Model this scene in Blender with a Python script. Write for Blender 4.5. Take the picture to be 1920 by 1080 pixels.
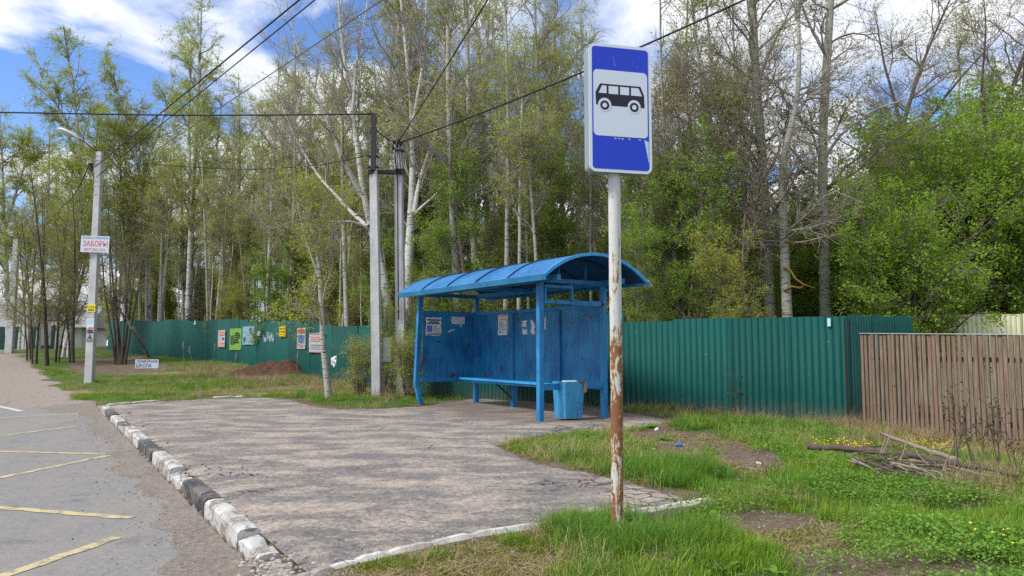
import bpy, bmesh, math, random
import numpy as np
from mathutils import Vector, Matrix, noise as mnoise

R = math.radians
scene = bpy.context.scene
for o in list(bpy.data.objects):
    bpy.data.objects.remove(o)
COL = scene.collection

# ------------------------------------------------------------------ camera
F, HOR, H = 1400.0, 650.0, 1.30            # focal length and horizon row in photo pixels, eye height
TH = math.atan((HOR - 540.0) / F)
cam_d = bpy.data.cameras.new('camera')
cam_d.sensor_width = 36.0
cam_d.lens = 36.0 * F / 1920.0
cam_d.clip_start = 0.05
cam_d.clip_end = 2000.0
cam = bpy.data.objects.new('camera', cam_d)
COL.objects.link(cam)
cam.location = (0, 0, H)
cam.rotation_euler = (R(90) + TH, 0, 0)
scene.camera = cam

# ------------------------------------------------------------------ sky, sun, exposure
SUN_EL, SUN_DIR = R(48), Vector((-0.80, -0.42, 0))
world = bpy.data.worlds.new('World')
scene.world = world
world.use_nodes = True
wt = world.node_tree
wn, wl = wt.nodes, wt.links
bgn = wn['Background']
bgn.inputs['Strength'].default_value = 0.1
sky = wn.new('ShaderNodeTexSky')
sky.sky_type = 'NISHITA'
sky.sun_disc = False
sky.sun_elevation = SUN_EL
sky.sun_rotation = math.atan2(SUN_DIR.x, SUN_DIR.y)
sky.air_density = 1.0
sky.dust_density = 0.4
sky.ozone_density = 1.6
tc = wn.new('ShaderNodeTexCoord')
sep = wn.new('ShaderNodeSeparateXYZ'); wl.new(tc.outputs['Generated'], sep.inputs[0])
def wmath(op, a, b=None, c=None):
    n = wn.new('ShaderNodeMath'); n.operation = op
    for i, v in enumerate((a, b, c)):
        if v is None: continue
        if isinstance(v, (int, float)): n.inputs[i].default_value = v
        else: wl.new(v, n.inputs[i])
    return n.outputs[0]
zc = wmath('MAXIMUM', sep.outputs['Z'], 0.0)
den = wmath('ADD', zc, 0.22)
comb = wn.new('ShaderNodeCombineXYZ')
wl.new(wmath('DIVIDE', sep.outputs['X'], den), comb.inputs[0])
wl.new(wmath('DIVIDE', sep.outputs['Y'], den), comb.inputs[1])
CLOUD_OFF = (36.33, 1.47, 0.229)
def wnoise(scale, detail, rough, off, dist=0.0):
    mp = wn.new('ShaderNodeMapping'); wl.new(comb.outputs[0], mp.inputs[0])
    mp.inputs['Location'].default_value = off
    n = wn.new('ShaderNodeTexNoise'); wl.new(mp.outputs[0], n.inputs['Vector'])
    n.inputs['Scale'].default_value = scale; n.inputs['Detail'].default_value = detail
    n.inputs['Roughness'].default_value = rough; n.inputs['Distortion'].default_value = dist
    return n.outputs['Fac']
def wramp(fac, stops):
    n = wn.new('ShaderNodeValToRGB'); wl.new(fac, n.inputs[0])
    el = n.color_ramp.elements
    while len(el) < len(stops): el.new(0.5)
    for e, (p, c) in zip(el, stops):
        e.position = p; e.color = (*c, 1) if len(c) == 3 else c
    return n.outputs['Color']
cover = wramp(wnoise(1.5, 9, 0.55, CLOUD_OFF, 0.3), [(0.39, (0, 0, 0)), (0.48, (1, 1, 1))])
shade = wramp(wnoise(2.6, 6, 0.6, (7.3, 2.2, 4.0)), [(0.34, (5.4, 5.8, 6.4)), (0.62, (8.3, 8.4, 8.6))])
skymul = wn.new('ShaderNodeMix'); skymul.data_type = 'RGBA'; skymul.blend_type = 'MULTIPLY'
skymul.inputs[0].default_value = 1.0
wl.new(sky.outputs[0], skymul.inputs[6]); skymul.inputs[7].default_value = (0.85, 1.06, 1.45, 1)
cmix = wn.new('ShaderNodeMix'); cmix.data_type = 'RGBA'
wl.new(cover, cmix.inputs[0]); wl.new(skymul.outputs[2], cmix.inputs[6]); wl.new(shade, cmix.inputs[7])
wl.new(cmix.outputs[2], bgn.inputs['Color'])

sun_d = bpy.data.lights.new('sun', 'SUN')
sun_d.energy = 2.6
sun_d.angle = R(14)
sun_d.color = (1.0, 0.96, 0.9)
sun = bpy.data.objects.new('sun', sun_d)
COL.objects.link(sun)
sv = SUN_DIR.normalized() * math.cos(SUN_EL) + Vector((0, 0, math.sin(SUN_EL)))
sun.rotation_euler = sv.to_track_quat('Z', 'Y').to_euler()

vs = scene.view_settings
vs.view_transform = 'Standard'; vs.look = 'None'; vs.gamma = 1.0; vs.exposure = 0.58
vs.use_curve_mapping = False
scene.cycles.use_denoising = False
scene.cycles.max_bounces = 6
scene.cycles.transparent_max_bounces = 4
scene.cycles.sample_clamp_indirect = 4.0

# ------------------------------------------------------------------ photo pixel -> place
CT, ST = math.cos(TH), math.sin(TH)
def ray(px, py):
    x = (px - 960.0) / F; y = (540.0 - py) / F
    return Vector((x, CT - y * ST, ST + y * CT))
def gp(px, py, z=0.0):
    r = ray(px, py); t = (z - H) / r.z
    return Vector((r.x * t, r.y * t, z))
def at(px, py, Y):
    r = ray(px, py); t = Y / r.y
    return Vector((r.x * t, Y, H + r.z * t))

K0 = gp(190, 762); K1 = gp(510, 1060)
RT = (K0 - K1).normalized()                      # along the road, away from the camera
RN = Vector((RT.y, -RT.x, 0))                    # to the right of the kerb
def us(x, y):
    dx, dy = x - K0.x, y - K0.y
    return dx * RN.x + dy * RN.y, dx * RT.x + dy * RT.y
def ks(u, s, z=0.0):
    return Vector((K0.x + RN.x * u + RT.x * s, K0.y + RN.y * u + RT.y * s, z))
def sstep(a, b, x):
    t = np.clip((x - a) / (b - a), 0, 1)
    return t * t * (3 - 2 * t)
def fbm(x, y, sc, seed=0, octs=3):
    rng = np.random.RandomState(seed)
    out = 0; amp = 1; tot = 0
    for k in range(octs):
        for j in range(3):
            a = rng.uniform(0, 6.28); ph = rng.uniform(0, 6.28); f = sc * 2 ** k * rng.uniform(.7, 1.3)
            out = out + amp * np.sin((x * math.cos(a) + y * math.sin(a)) * f + ph + 1.3 * np.sin(y * f * .7 + ph))
        tot += 1.7 * amp; amp *= .55
    return out / tot
def inpoly(x, y, poly):
    x = np.asarray(x, float); y = np.asarray(y, float)
    c = np.zeros(x.shape, bool); n = len(poly)
    for i in range(n):
        x0, y0 = poly[i][0], poly[i][1]; x1, y1 = poly[i - 1][0], poly[i - 1][1]
        if y0 == y1: continue
        c ^= ((y0 > y) != (y1 > y)) & (x < (x1 - x0) * (y - y0) / (y1 - y0) + x0)
    return c
def segdist(x, y, poly):
    d = np.full(np.shape(x), 1e9)
    n = len(poly)
    for i in range(n):
        a = poly[i - 1]; b = poly[i]
        vx, vy = b[0] - a[0], b[1] - a[1]; L = vx * vx + vy * vy + 1e-9
        t = np.clip(((x - a[0]) * vx + (y - a[1]) * vy) / L, 0, 1)
        d = np.minimum(d, np.hypot(x - a[0] - t * vx, y - a[1] - t * vy))
    return d

# outline of the bus-stop platform, on the flat ground
PV_NEAR = [(572, 1078), (640, 1058), (720, 1038), (800, 1020), (880, 1003), (1000, 985), (1145, 966), (1315, 938)]
PV_REST = [(1255, 918), (1180, 903), (1110, 885), (1050, 876), (1000, 862), (960, 848), (935, 836), (960, 825), (1010, 815), (1080, 808),
           (1160, 806), (1240, 797), (1252, 786), (1200, 776), (1140, 769), (1060, 758), (980, 749), (900, 747), (840, 754), (780, 764),
           (700, 768), (640, 767), (590, 762), (545, 749), (500, 746), (400, 747), (300, 753), (203, 761)]
PV = [gp(*p) for p in PV_NEAR + PV_REST]
PV += [ks(.15, s) for s in (-.3, -4, -8, -12)] + [ks(.15, us(*gp(548, 1090)[:2])[1])]
PVXY = [(p.x, p.y) for p in PV]
def hz(x, y, under=True):
    x = np.asarray(x, float); y = np.asarray(y, float)
    u, s = us(x, y)
    z = .035 * np.clip(s - 9, 0, 34) + .25 * sstep(1, 7, u) * sstep(3, 11, s)
    z = np.where(s > 43, z, z)
    z = z - .16 * sstep(3.2, 6, x) * sstep(6.5, 11, y)
    w = sstep(-1, 2.5, s)
    drop = (1 - w) * sstep(.16, .0, u) + w * sstep(1.2, -2.0, u)
    z = z - .14 * drop
    off = 1 - drop
    rough = off * (.035 * fbm(x, y, 1.1, 3) + .015 * fbm(x, y, 4.0, 5))
    dpv = segdist(x, y, PVXY); ins = inpoly(x, y, PVXY)
    near = np.where(ins, 0, sstep(0, .8, dpv))
    z = z + rough * near
    if under:
        z = np.where(ins & (u > .1), z - .05 * sstep(0, .15, dpv), z)
    return z
def hz1(x, y): return float(hz(np.array([x]), np.array([y]))[0])
def tp(px, py):
    """the point where the sight line through a pixel meets the terrain"""
    r = ray(px, py)
    t = np.arange(2.0, 120.0, .03)
    zz = H + r.z * t - hz(r.x * t, r.y * t, False)
    i = int(np.argmax(zz < 0)) if (zz < 0).any() else len(t) - 1
    return Vector((r.x * t[i], r.y * t[i], H + r.z * t[i]))

# ------------------------------------------------------------------ node materials
class NT:
    def __init__(s, name):
        s.m = bpy.data.materials.new(name); s.m.use_nodes = True
        s.t = s.m.node_tree; s.n = s.t.nodes; s.l = s.t.links
        s.b = s.n['Principled BSDF']; s.out = s.n['Material Output']
        s.b.inputs['Roughness'].default_value = .8
        s.b.inputs['Specular IOR Level'].default_value = .3
    def new(s, t): return s.n.new('ShaderNode' + t)
    def link(s, a, b): s.l.new(a, b)
    def co(s, kind='Object', scale=(1, 1, 1), rot=(0, 0, 0), loc=(0, 0, 0)):
        if kind == 'World': o = s.new('NewGeometry').outputs['Position']
        else: o = s.new('TexCoord').outputs[kind]
        mp = s.new('Mapping'); s.link(o, mp.inputs[0])
        mp.inputs['Scale'].default_value = scale; mp.inputs['Rotation'].default_value = rot; mp.inputs['Location'].default_value = loc
        return mp.outputs[0]
    def noise(s, co, scale, detail=4, rough=.55, dist=0):
        n = s.new('TexNoise'); s.link(co, n.inputs['Vector'])
        n.inputs['Scale'].default_value = scale; n.inputs['Detail'].default_value = detail
        n.inputs['Roughness'].default_value = rough; n.inputs['Distortion'].default_value = dist
        return n.outputs['Fac']
    def voro(s, co, scale, feature='F1', out='Distance', rnd=1):
        n = s.new('TexVoronoi'); n.feature = feature; s.link(co, n.inputs['Vector'])
        n.inputs['Scale'].default_value = scale; n.inputs['Randomness'].default_value = rnd
        return n.outputs[out]
    def attr(s, name):
        n = s.new('Attribute'); n.attribute_name = name; return n.outputs['Fac']
    def attrc(s, name):
        n = s.new('Attribute'); n.attribute_name = name; return n.outputs['Color']
    def rand(s): return s.new('ObjectInfo').outputs['Random']
    def ramp(s, fac, *stops):
        n = s.new('ValToRGB'); s.link(fac, n.inputs[0]); el = n.color_ramp.elements
        while len(el) < len(stops): el.new(.5)
        for e, (p, c) in zip(el, stops):
            e.position = p; e.color = (c, c, c, 1) if isinstance(c, (int, float)) else (*c, 1)
        return n.outputs['Color']
    def mix(s, fac, a, b, mode='MIX'):
        n = s.new('Mix'); n.data_type = 'RGBA'; n.blend_type = mode
        for i, v in ((0, fac), (6, a), (7, b)):
            if isinstance(v, (int, float)): n.inputs[i].default_value = v if i == 0 else (v, v, v, 1)
            elif isinstance(v, tuple): n.inputs[i].default_value = (*v, 1)
            else: s.link(v, n.inputs[i])
        return n.outputs[2]
    def math(s, op, a, b=None):
        n = s.new('Math'); n.operation = op; n.use_clamp = False
        for i, v in enumerate((a, b)):
            if v is None: continue
            if isinstance(v, (int, float)): n.inputs[i].default_value = v
            else: s.link(v, n.inputs[i])
        return n.outputs[0]
    def col(s, c):
        if isinstance(c, tuple): s.b.inputs['Base Color'].default_value = (*c, 1)
        else: s.link(c, s.b.inputs['Base Color'])
        return s
    def rough(s, v):
        if isinstance(v, (int, float)): s.b.inputs['Roughness'].default_value = v
        else: s.link(v, s.b.inputs['Roughness'])
        return s
    def bump(s, h, strength=.5, dist=.01):
        n = s.new('Bump'); s.link(h, n.inputs['Height']); n.inputs['Strength'].default_value = strength
        n.inputs['Distance'].default_value = dist; s.link(n.outputs[0], s.b.inputs['Normal']); return s

def plain(name, c, rough=.7, var=.25, scale=6, kind='Object', bump=.2):
    k = NT(name); co = k.co(kind)
    f = k.noise(co, scale, 5, .6)
    k.col(k.mix(f, tuple(v * (1 - var) for v in c), tuple(min(1, v * (1 + var)) for v in c))).rough(rough)
    if bump: k.bump(k.noise(co, scale * 8, 3), bump, .005)
    return k.m

# shelter paint: blue over older red, chipped where it is knocked, sun-bleached streaks
def paint_blue(name, a, b, chip=.70, streak=True):
    k = NT(name); co = k.co('World')
    f = k.noise(co, 1.6, 6, .65)
    st = k.noise(k.co('World', (7, 7, .9)), 2.2, 5, .6)
    c = k.mix(k.ramp(k.math('ADD', f, k.math('MULTIPLY', k.math('SUBTRACT', k.noise(co, 24, 5, .7), .5), .45)), (.36, 0.), (.64, 1.)), a, b)
    c = k.mix(k.math('MULTIPLY', k.ramp(st, (.45, 0.), (.75, 1.)), .45), c, tuple(min(1, v * 1.5 + .02) for v in b))
    ch = k.noise(co, 5.5, 8, .62)
    c = k.mix(k.ramp(ch, (chip, 0.), (chip + .015, 1.)), c, (.13, .02, .016))
    ch2 = k.noise(k.co('World', loc=(4, 2, 9)), 16, 6, .6)
    c = k.mix(k.ramp(ch2, (.675, 0.), (.70, 1.)), c, (.035, .03, .028))
    k.col(c).rough(.48)
    k.bump(k.math('ADD', k.noise(co, 45, 3), k.math('MULTIPLY', ch, .6)), .28, .008)
    return k.m
M = {}
M['blue'] = paint_blue('blue_paint', (.010, .115, .31), (.020, .20, .44), .655)
M['bluepanel'] = paint_blue('blue_panel_paint', (.006, .085, .24), (.018, .20, .40), .635)
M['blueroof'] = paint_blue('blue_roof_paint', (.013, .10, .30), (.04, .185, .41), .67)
M['bluefascia'] = paint_blue('blue_fascia_paint', (.02, .19, .42), (.05, .28, .48), .64)
M['bluelight'] = paint_blue('light_blue_paint', (.022, .22, .52), (.045, .31, .62), .655)
M['blueshadeseam'] = paint_blue('shade_and_seam_blue', (.005, .035, .11), (.008, .06, .17), .68)  # roof underside shade put into the paint; the dark seams use it too
M['rust'] = plain('rust', (.13, .05, .022), .9, .5, 12)

def mat_green():
    k = NT('green_profiled_steel'); co = k.co('World')
    f = k.noise(k.co('World', (1, 1, .35)), .9, 5, .6)
    c = k.mix(f, (.003, .055, .050), (.005, .080, .070))
    c = k.mix(1., c, k.ramp(k.rand(), (0., .82), (1., 1.2)), 'MULTIPLY')
    sc = k.noise(k.co('World', (14, 14, .7)), 3.0, 6, .7)
    c = k.mix(k.math('MULTIPLY', k.ramp(sc, (.6, 0.), (.78, 1.)), .25), c, (.11, .17, .155))
    sp = k.noise(co, 26, 3, .5)
    c = k.mix(k.ramp(sp, (.755, 0.), (.77, 1.)), c, (.4, .45, .42))
    sz = k.new('SeparateXYZ'); k.link(k.new('NewGeometry').outputs['Position'], sz.inputs[0])
    mudh = k.math('SUBTRACT', k.math('MULTIPLY', k.noise(k.co('World', (6, 6, 1)), 2.0, 6, .7), .75), sz.outputs[2])
    c = k.mix(k.math('MULTIPLY', k.ramp(mudh, (.05, 0.), (.5, 1.)), .6), c, (.10, .10, .075))
    dn = k.noise(k.co('World', (1, 1, 1)), 2.5, 4)
    k.col(c).rough(.62); k.b.inputs['Specular IOR Level'].default_value = .16
    k.bump(dn, .4, .05)
    return k.m
M['green'] = mat_green()
M['beige'] = plain('beige_steel', (.55, .55, .36), .5, .08, 1.5)
M['galv'] = plain('galvanised_steel', (.42, .46, .52), .4, .15, 5)

def mat_wood():
    k = NT('weathered_brown_plank')
    r = k.rand()
    mp = k.co('Object', (9, 9, .55))
    ad = k.new('VectorMath'); ad.operation = 'ADD'; k.link(mp, ad.inputs[0])
    cb = k.new('CombineXYZ'); k.link(k.math('MULTIPLY', r, 37.), cb.inputs[0]); k.link(k.math('MULTIPLY', r, 91.), cb.inputs[2]); k.link(cb.outputs[0], ad.inputs[1])
    g = k.noise(ad.outputs[0], 5, 8, .68, .4)
    c = k.ramp(g, (.28, (.055, .033, .024)), (.43, (.16, .11, .079)), (.56, (.255, .185, .138)), (.72, (.38, .31, .25)))
    c = k.mix(k.math('MULTIPLY', r, .7), c, k.mix(g, (.115, .07, .048), (.30, .205, .148)))
    kn = k.noise(k.co('World'), 9, 4, .6)
    c = k.mix(k.ramp(kn, (.66, 0.), (.74, 1.)), c, (.035, .02, .014))
    sx_ = k.new('SeparateXYZ'); k.link(k.new('TexCoord').outputs['Object'], sx_.inputs[0])
    ed = k.math('ABSOLUTE', k.math('SUBTRACT', sx_.outputs[0], .041))
    c = k.mix(k.math('MULTIPLY', k.ramp(k.math('ADD', k.math('MULTIPLY', ed, 20.), k.math('MULTIPLY', k.math('SUBTRACT', g, .5), .5)), (.60, 0.), (.80, 1.)), .75), c, (.03, .02, .015))  # shade of the gaps painted along the plank edges
    k.col(c).rough(.88).bump(g, .5, .006)
    return k.m
M['plank'] = mat_wood()

def mat_concrete(name, a, b, sc=3.0):
    k = NT(name); co = k.co('World')
    f = k.noise(co, sc, 7, .65)
    c = k.mix(k.ramp(f, (.3, 0.), (.7, 1.)), a, b)
    st = k.noise(k.co('World', (16, 16, 1.0)), 2, 5, .6)
    c = k.mix(k.math('MULTIPLY', k.ramp(st, (.5, 0.), (.8, 1.)), .35), c, tuple(v * .5 for v in a))
    pit = k.voro(co, 60)
    k.col(c).rough(.9).bump(k.math('ADD', k.noise(co, 60, 3), f), .35, .01)
    return k.m
M['concrete'] = mat_concrete('pole_concrete', (.36, .365, .37), (.53, .535, .545))
M['kerbc'] = mat_concrete('kerb_concrete', (.22, .20, .18), (.36, .34, .31), 7)
def mat_kerbpaint(name, paint, chip=.5):
    k = NT(name); co = k.co('World')
    base = k.mix(k.noise(co, 9, 6, .65), (.13, .115, .10), (.30, .28, .255))
    ch = k.noise(co, 6.5, 9, .68, .6)
    pv = k.mix(k.noise(co, 18, 4), tuple(v * .8 for v in paint), paint)
    c = k.mix(k.ramp(ch, (chip, 1.), (chip + .05, 0.)), base, pv)
    mud = k.noise(co, 3.1, 8, .7)
    c = k.mix(k.math('MULTIPLY', k.ramp(mud, (.44, 0.), (.62, 1.)), .62), c, k.mix(ch, (.15, .125, .105), (.28, .245, .21)))
    k.col(c).rough(.85).bump(k.math('ADD', ch, k.math('MULTIPLY', k.noise(co, 50, 4), .4)), .6, .015)
    return k.m
M['kerbw'] = mat_kerbpaint('kerb_white_paint', (.56, .56, .55), .51)
M['kerbk'] = mat_kerbpaint('kerb_black_paint', (.045, .049, .06), .57)
M['edgew'] = mat_kerbpaint('edging_white_paint', (.62, .61, .57), .57)

def mat_pavement():
    k = NT('worn_platform_asphalt'); co = k.co('World')
    st = k.co('World', (1, 1, 1), (0, 0, R(-33)))
    st2 = k.co('World', (.62, 1.15, 1), (0, 0, R(-4)))
    big = k.noise(st2, 1.9, 9, .66, .3)
    mid = k.noise(st, 6.5, 9, .74, .2)
    f = k.math('ADD', k.math('MULTIPLY', big, .80), k.math('MULTIPLY', mid, .24))
    grain = k.noise(co, 95, 4, .75)
    f = k.math('ADD', f, k.math('MULTIPLY', k.math('SUBTRACT', k.noise(co, 30, 6, .8), .5), .42))
    gr2 = k.voro(co, 70)
    grit = k.math('ADD', k.math('MULTIPLY', k.noise(co, 20, 5, .78), .6), k.math('MULTIPLY', k.noise(co, 48, 4, .75), .4))
    dark = k.mix(grain, (.115, .107, .107), (.22, .206, .204))
    sand = k.mix(grain, (.255, .217, .19), (.45, .392, .347))
    c = k.mix(k.ramp(f, (.47, 0.), (.60, 1.)), dark, sand)
    c = k.mix(1., c, k.ramp(grit, (.35, (.42, .41, .40)), (.50, (.98, .97, .96)), (.64, (1.65, 1.6, 1.56))), 'MULTIPLY')
    # loose pale stones and dark gaps between them
    c = k.mix(k.math('MULTIPLY', k.ramp(gr2, (.12, 1.), (.28, 0.)), .35), c, (.5, .45, .41))
    wob = k.new('VectorMath'); wob.operation = 'ADD'; k.link(co, wob.inputs[0])
    wn_ = k.new('TexNoise'); k.link(co, wn_.inputs['Vector']); wn_.inputs['Scale'].default_value = 3.; wn_.inputs['Detail'].default_value = 5
    sc_ = k.new('VectorMath'); sc_.operation = 'SCALE'; k.link(wn_.outputs['Color'], sc_.inputs[0]); sc_.inputs['Scale'].default_value = .35
    k.link(sc_.outputs[0], wob.inputs[1])
    cr = k.voro(wob.outputs[0], 1.35, 'DISTANCE_TO_EDGE')
    cr2 = k.voro(wob.outputs[0], 4.2, 'DISTANCE_TO_EDGE')
    cz_ = k.attr('cracked')
    where = k.ramp(k.math('ADD', k.noise(co, .7, 4, .6), k.math('MULTIPLY', cz_, .16)), (.58, 0.), (.66, 1.))
    where2 = k.ramp(k.math('ADD', k.noise(k.co('World', loc=(5, 9, 0)), .9, 4, .6), k.math('MULTIPLY', cz_, .14)), (.62, 0.), (.70, 1.))
    crack = k.math('MAXIMUM', k.math('MULTIPLY', k.ramp(cr, (.009, 1.), (.028, 0.)), where),
                   k.math('MULTIPLY', k.ramp(cr2, (.02, 1.), (.06, 0.)), where2))
    c = k.mix(k.math('MULTIPLY', crack, .85), c, (.03, .027, .025))
    # brown tone mixed over the platform under the shelter roof
    ds = k.attr('soil')
    c = k.mix(k.math('MULTIPLY', ds, .75), c, k.mix(k.math('MULTIPLY', grain, mid), (.12, .085, .065), (.29, .22, .18)))
    k.col(c).rough(.93)
    h = k.math('SUBTRACT', k.math('ADD', k.math('MULTIPLY', f, 1.4), k.math('MULTIPLY', grain, .35)), k.math('MULTIPLY', crack, .9))
    k.bump(h, .75, .022)
    return k.m
M['pave'] = mat_pavement()
def mat_road():
    k = NT('road_asphalt'); co = k.co('World')
    big = k.noise(k.co('World', (1.0, .35, 1), (0, 0, math.atan2(RT.y, RT.x) - R(90))), 1.1, 6, .6)
    grain = k.noise(co, 130, 3, .7); vo = k.voro(co, 95)
    grit = k.math('ADD', k.math('MULTIPLY', k.noise(co, 26, 5, .78), .5), k.math('MULTIPLY', k.noise(co, 60, 4, .75), .5))
    c = k.mix(grain, (.135, .134, .136), (.275, .27, .27))
    c = k.mix(1., c, k.ramp(grit, (.34, (.55, .55, .55)), (.50, (1., .99, .98)), (.66, (1.5, 1.47, 1.44))), 'MULTIPLY')
    c = k.mix(k.math('MULTIPLY', k.ramp(vo, (.1, 1.), (.3, 0.)), .4), c, (.42, .40, .38))
    c = k.mix(k.math('MULTIPLY', k.ramp(big, (.42, 0.), (.68, 1.)), .65), c, k.mix(grain, (.2, .17, .145), (.34, .30, .265)))
    dk = k.noise(k.co('World', loc=(3, 8, 1)), 2.3, 5, .6)
    c = k.mix(k.math('MULTIPLY', k.ramp(dk, (.58, 0.), (.72, 1.)), .5), c, (.08, .08, .083))
    k.col(c).rough(.92).bump(k.math('ADD', grain, k.math('MULTIPLY', vo, .5)), .5, .008)
    return k.m
M['road'] = mat_road()
def mat_yellow(name, a, wear=.56):
    k = NT(name); co = k.co('World')
    ch = k.noise(co, 9, 8, .7); gr = k.noise(co, 130, 2)
    c = k.mix(gr, tuple(v * .8 for v in a), a)
    c = k.mix(k.ramp(ch, (wear, 0.), (wear + .1, .8)), c, k.mix(gr, (.12, .12, .12), (.25, .24, .23)))
    k.col(c).rough(.8).bump(gr, .4, .006)
    return k.m
M['yellow'] = mat_yellow('worn_yellow_paint', (.54, .45, .25), .49)
M['whiteline'] = mat_yellow('worn_white_paint', (.55, .54, .52))
def mat_dirt(name, a, b, sc=1.8):
    k = NT(name); co = k.co('World')
    f = k.noise(co, sc, 7, .65); g = k.noise(co, 70, 4, .7); vo = k.voro(co, 55)
    c = k.mix(f, a, b)
    c = k.mix(1., c, k.ramp(k.noise(co, 22, 6, .8), (.33, .5), (.5, 1.), (.68, 1.55)), 'MULTIPLY')
    c = k.mix(k.math('MULTIPLY', g, .5), c, tuple(v * .45 for v in a))
    c = k.mix(k.math('MULTIPLY', k.ramp(vo, (.1, 1.), (.32, 0.)), .5), c, tuple(min(1, v * 1.5 + .05) for v in b))
    k.col(c).rough(.95).bump(k.math('ADD', g, k.math('MULTIPLY', f, 2.)), .7, .02)
    return k.m
M['dirt'] = mat_dirt('sandy_gutter_dirt', (.165, .138, .118), (.33, .283, .25))
M['soil'] = mat_dirt('brown_soil_heap', (.07, .034, .02), (.15, .08, .047), 9)
M['stone'] = plain('loose_stone', (.38, .34, .31), .9, .3, 8)
def mat_ground():
    k = NT('verge_ground'); co = k.co('World')
    f = k.noise(co, 2.6, 7, .65); g = k.noise(co, 45, 5, .7)
    soil = k.mix(f, (.10, .07, .048), (.24, .185, .14))
    soil = k.mix(k.math('MULTIPLY', g, .6), soil, (.06, .042, .03))
    soil = k.mix(1., soil, k.ramp(k.noise(co, 18, 7, .8), (.33, .5), (.5, 1.), (.68, 1.7)), 'MULTIPLY')
    moss = k.mix(k.noise(co, 14, 6, .7), (.035, .065, .012), (.10, .145, .028))
    straw = k.mix(k.noise(k.co('World', (9, 3, 3)), 6, 6, .7), (.13, .09, .05), (.36, .28, .17))
    c = k.mix(k.ramp(k.math('ADD', k.attr('grass'), k.math('MULTIPLY', k.math('SUBTRACT', f, .5), .9)), (.55, 0.), (.95, 1.)), soil, moss)
    c = k.mix(k.ramp(k.math('ADD', k.attr('straw'), k.math('MULTIPLY', k.math('SUBTRACT', f, .5), .9)), (.4, 0.), (.7, .85)), c, straw)
    sandy = k.mix(1., k.mix(g, (.20, .168, .145), (.37, .32, .285)), k.ramp(k.noise(co, 14, 7, .8), (.33, .55), (.5, 1.), (.68, 1.45)), 'MULTIPLY')
    c = k.mix(k.ramp(k.math('ADD', k.attr('sand'), k.math('MULTIPLY', k.math('SUBTRACT', f, .5), .6)), (.35, 0.), (.6, 1.)), c, sandy)
    litter = k.mix(k.noise(co, 9, 6, .7), (.035, .026, .015), (.10, .07, .04))
    c = k.mix(k.attr('wood'), c, litter)
    k.col(c).rough(.97).bump(k.math('ADD', g, f), .8, .03)
    return k.m
M['ground'] = mat_ground()

def mat_rustpole():
    k = NT('rusty_grey_pole_paint'); co = k.co('Object')
    r1 = k.noise(k.co('Object', (6, 6, 1.2)), 2.2, 9, .72, .8)
    r2 = k.noise(co, 22, 6, .65)
    grad = k.math('MULTIPLY', k.new('SeparateXYZ').outputs[2], 1.)
    sp = k.new('SeparateXYZ'); k.link(k.new('TexCoord').outputs['Object'], sp.inputs[0])
    low = k.ramp(k.math('MULTIPLY', sp.outputs[2], .333), (.05, .12), (.40, .112), (.53, .06), (.68, 0.025))
    lowv = k.math('SUBTRACT', k.math('MULTIPLY', low, 1.9), .05)
    f = k.math('ADD', k.math('ADD', r1, k.math('MULTIPLY', k.math('SUBTRACT', r2, .5), .35)), lowv)
    paint = k.mix(r2, (.44, .45, .46), (.60, .61, .62))
    cream = k.mix(r2, (.42, .36, .25), (.56, .50, .38))
    rust = k.mix(k.noise(co, 30, 5, .7), (.09, .032, .014), (.34, .15, .06))
    c = k.mix(k.ramp(f, (.575, 0.), (.62, 1.)), paint, cream)
    c = k.mix(k.ramp(f, (.625, 0.), (.65, 1.)), c, rust)
    k.col(c).rough(.7).bump(k.math('ADD', f, k.math('MULTIPLY', r2, .4)), .5, .008)
    return k.m
M['rustpole'] = mat_rustpole()
M['signblue'] = plain('sign_blue', (.012, .045, .52), .3, .12, 3, bump=.05)
M['signwhite'] = plain('sign_white', (.58, .64, .74), .35, .04, 3, bump=.05)
M['signblack'] = plain('sign_black', (.012, .014, .03), .35, .2, 3, bump=.05)
M['signrim'] = plain('sign_rim_grey', (.60, .65, .72), .4, .08, 4)
M['signside'] = plain('sign_box_side', (.22, .27, .31), .45, .15, 4)
M['paper'] = plain('white_paper', (.68, .68, .70), .8, .07, 9)
M['ink'] = plain('black_ink', (.03, .03, .04), .8, .1, 9)
M['greyink'] = plain('grey_ink', (.23, .24, .27), .8, .2, 9)
M['redink'] = plain('red_ink', (.55, .05, .05), .7, .1, 9)
M['blueink'] = plain('dark_blue_ink', (.04, .05, .22), .7, .1, 9)
M['lblueink'] = plain('blue_print', (.10, .19, .50), .7, .1, 9)
M['pinkred'] = plain('faded_red_print', (.60, .27, .22), .8, .15, 9)
M['limegreen'] = plain('lime_print', (.33, .60, .13), .8, .1, 9)
M['paleblue'] = plain('pale_blue_print', (.40, .62, .74), .8, .1, 9)
M['orange'] = plain('orange_print', (.72, .38, .03), .8, .12, 9)
M['yellowtag'] = plain('yellow_sticker', (.75, .66, .03), .6, .08, 9)
M['darksteel'] = plain('dark_steel', (.035, .03, .032), .6, .3, 9)
M['cable'] = plain('black_cable', (.012, .012, .013), .6, .2, 9, bump=0)
M['greycable'] = plain('grey_cable', (.10, .10, .105), .6, .2, 9, bump=0)
M['lampwhite'] = plain('lamp_white', (.68, .70, .72), .4, .06, 4)
M['lampglass'] = plain('lamp_glass', (.48, .47, .43), .2, .1, 4, bump=0)
M['boxgrey'] = plain('meter_box_grey', (.48, .50, .49), .5, .08, 4)
M['bag'] = plain('white_plastic_bag', (.72, .74, .70), .35, .1, 10)
M['litter'] = plain('pale_litter', (.62, .62, .60), .6, .15, 10)
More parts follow.
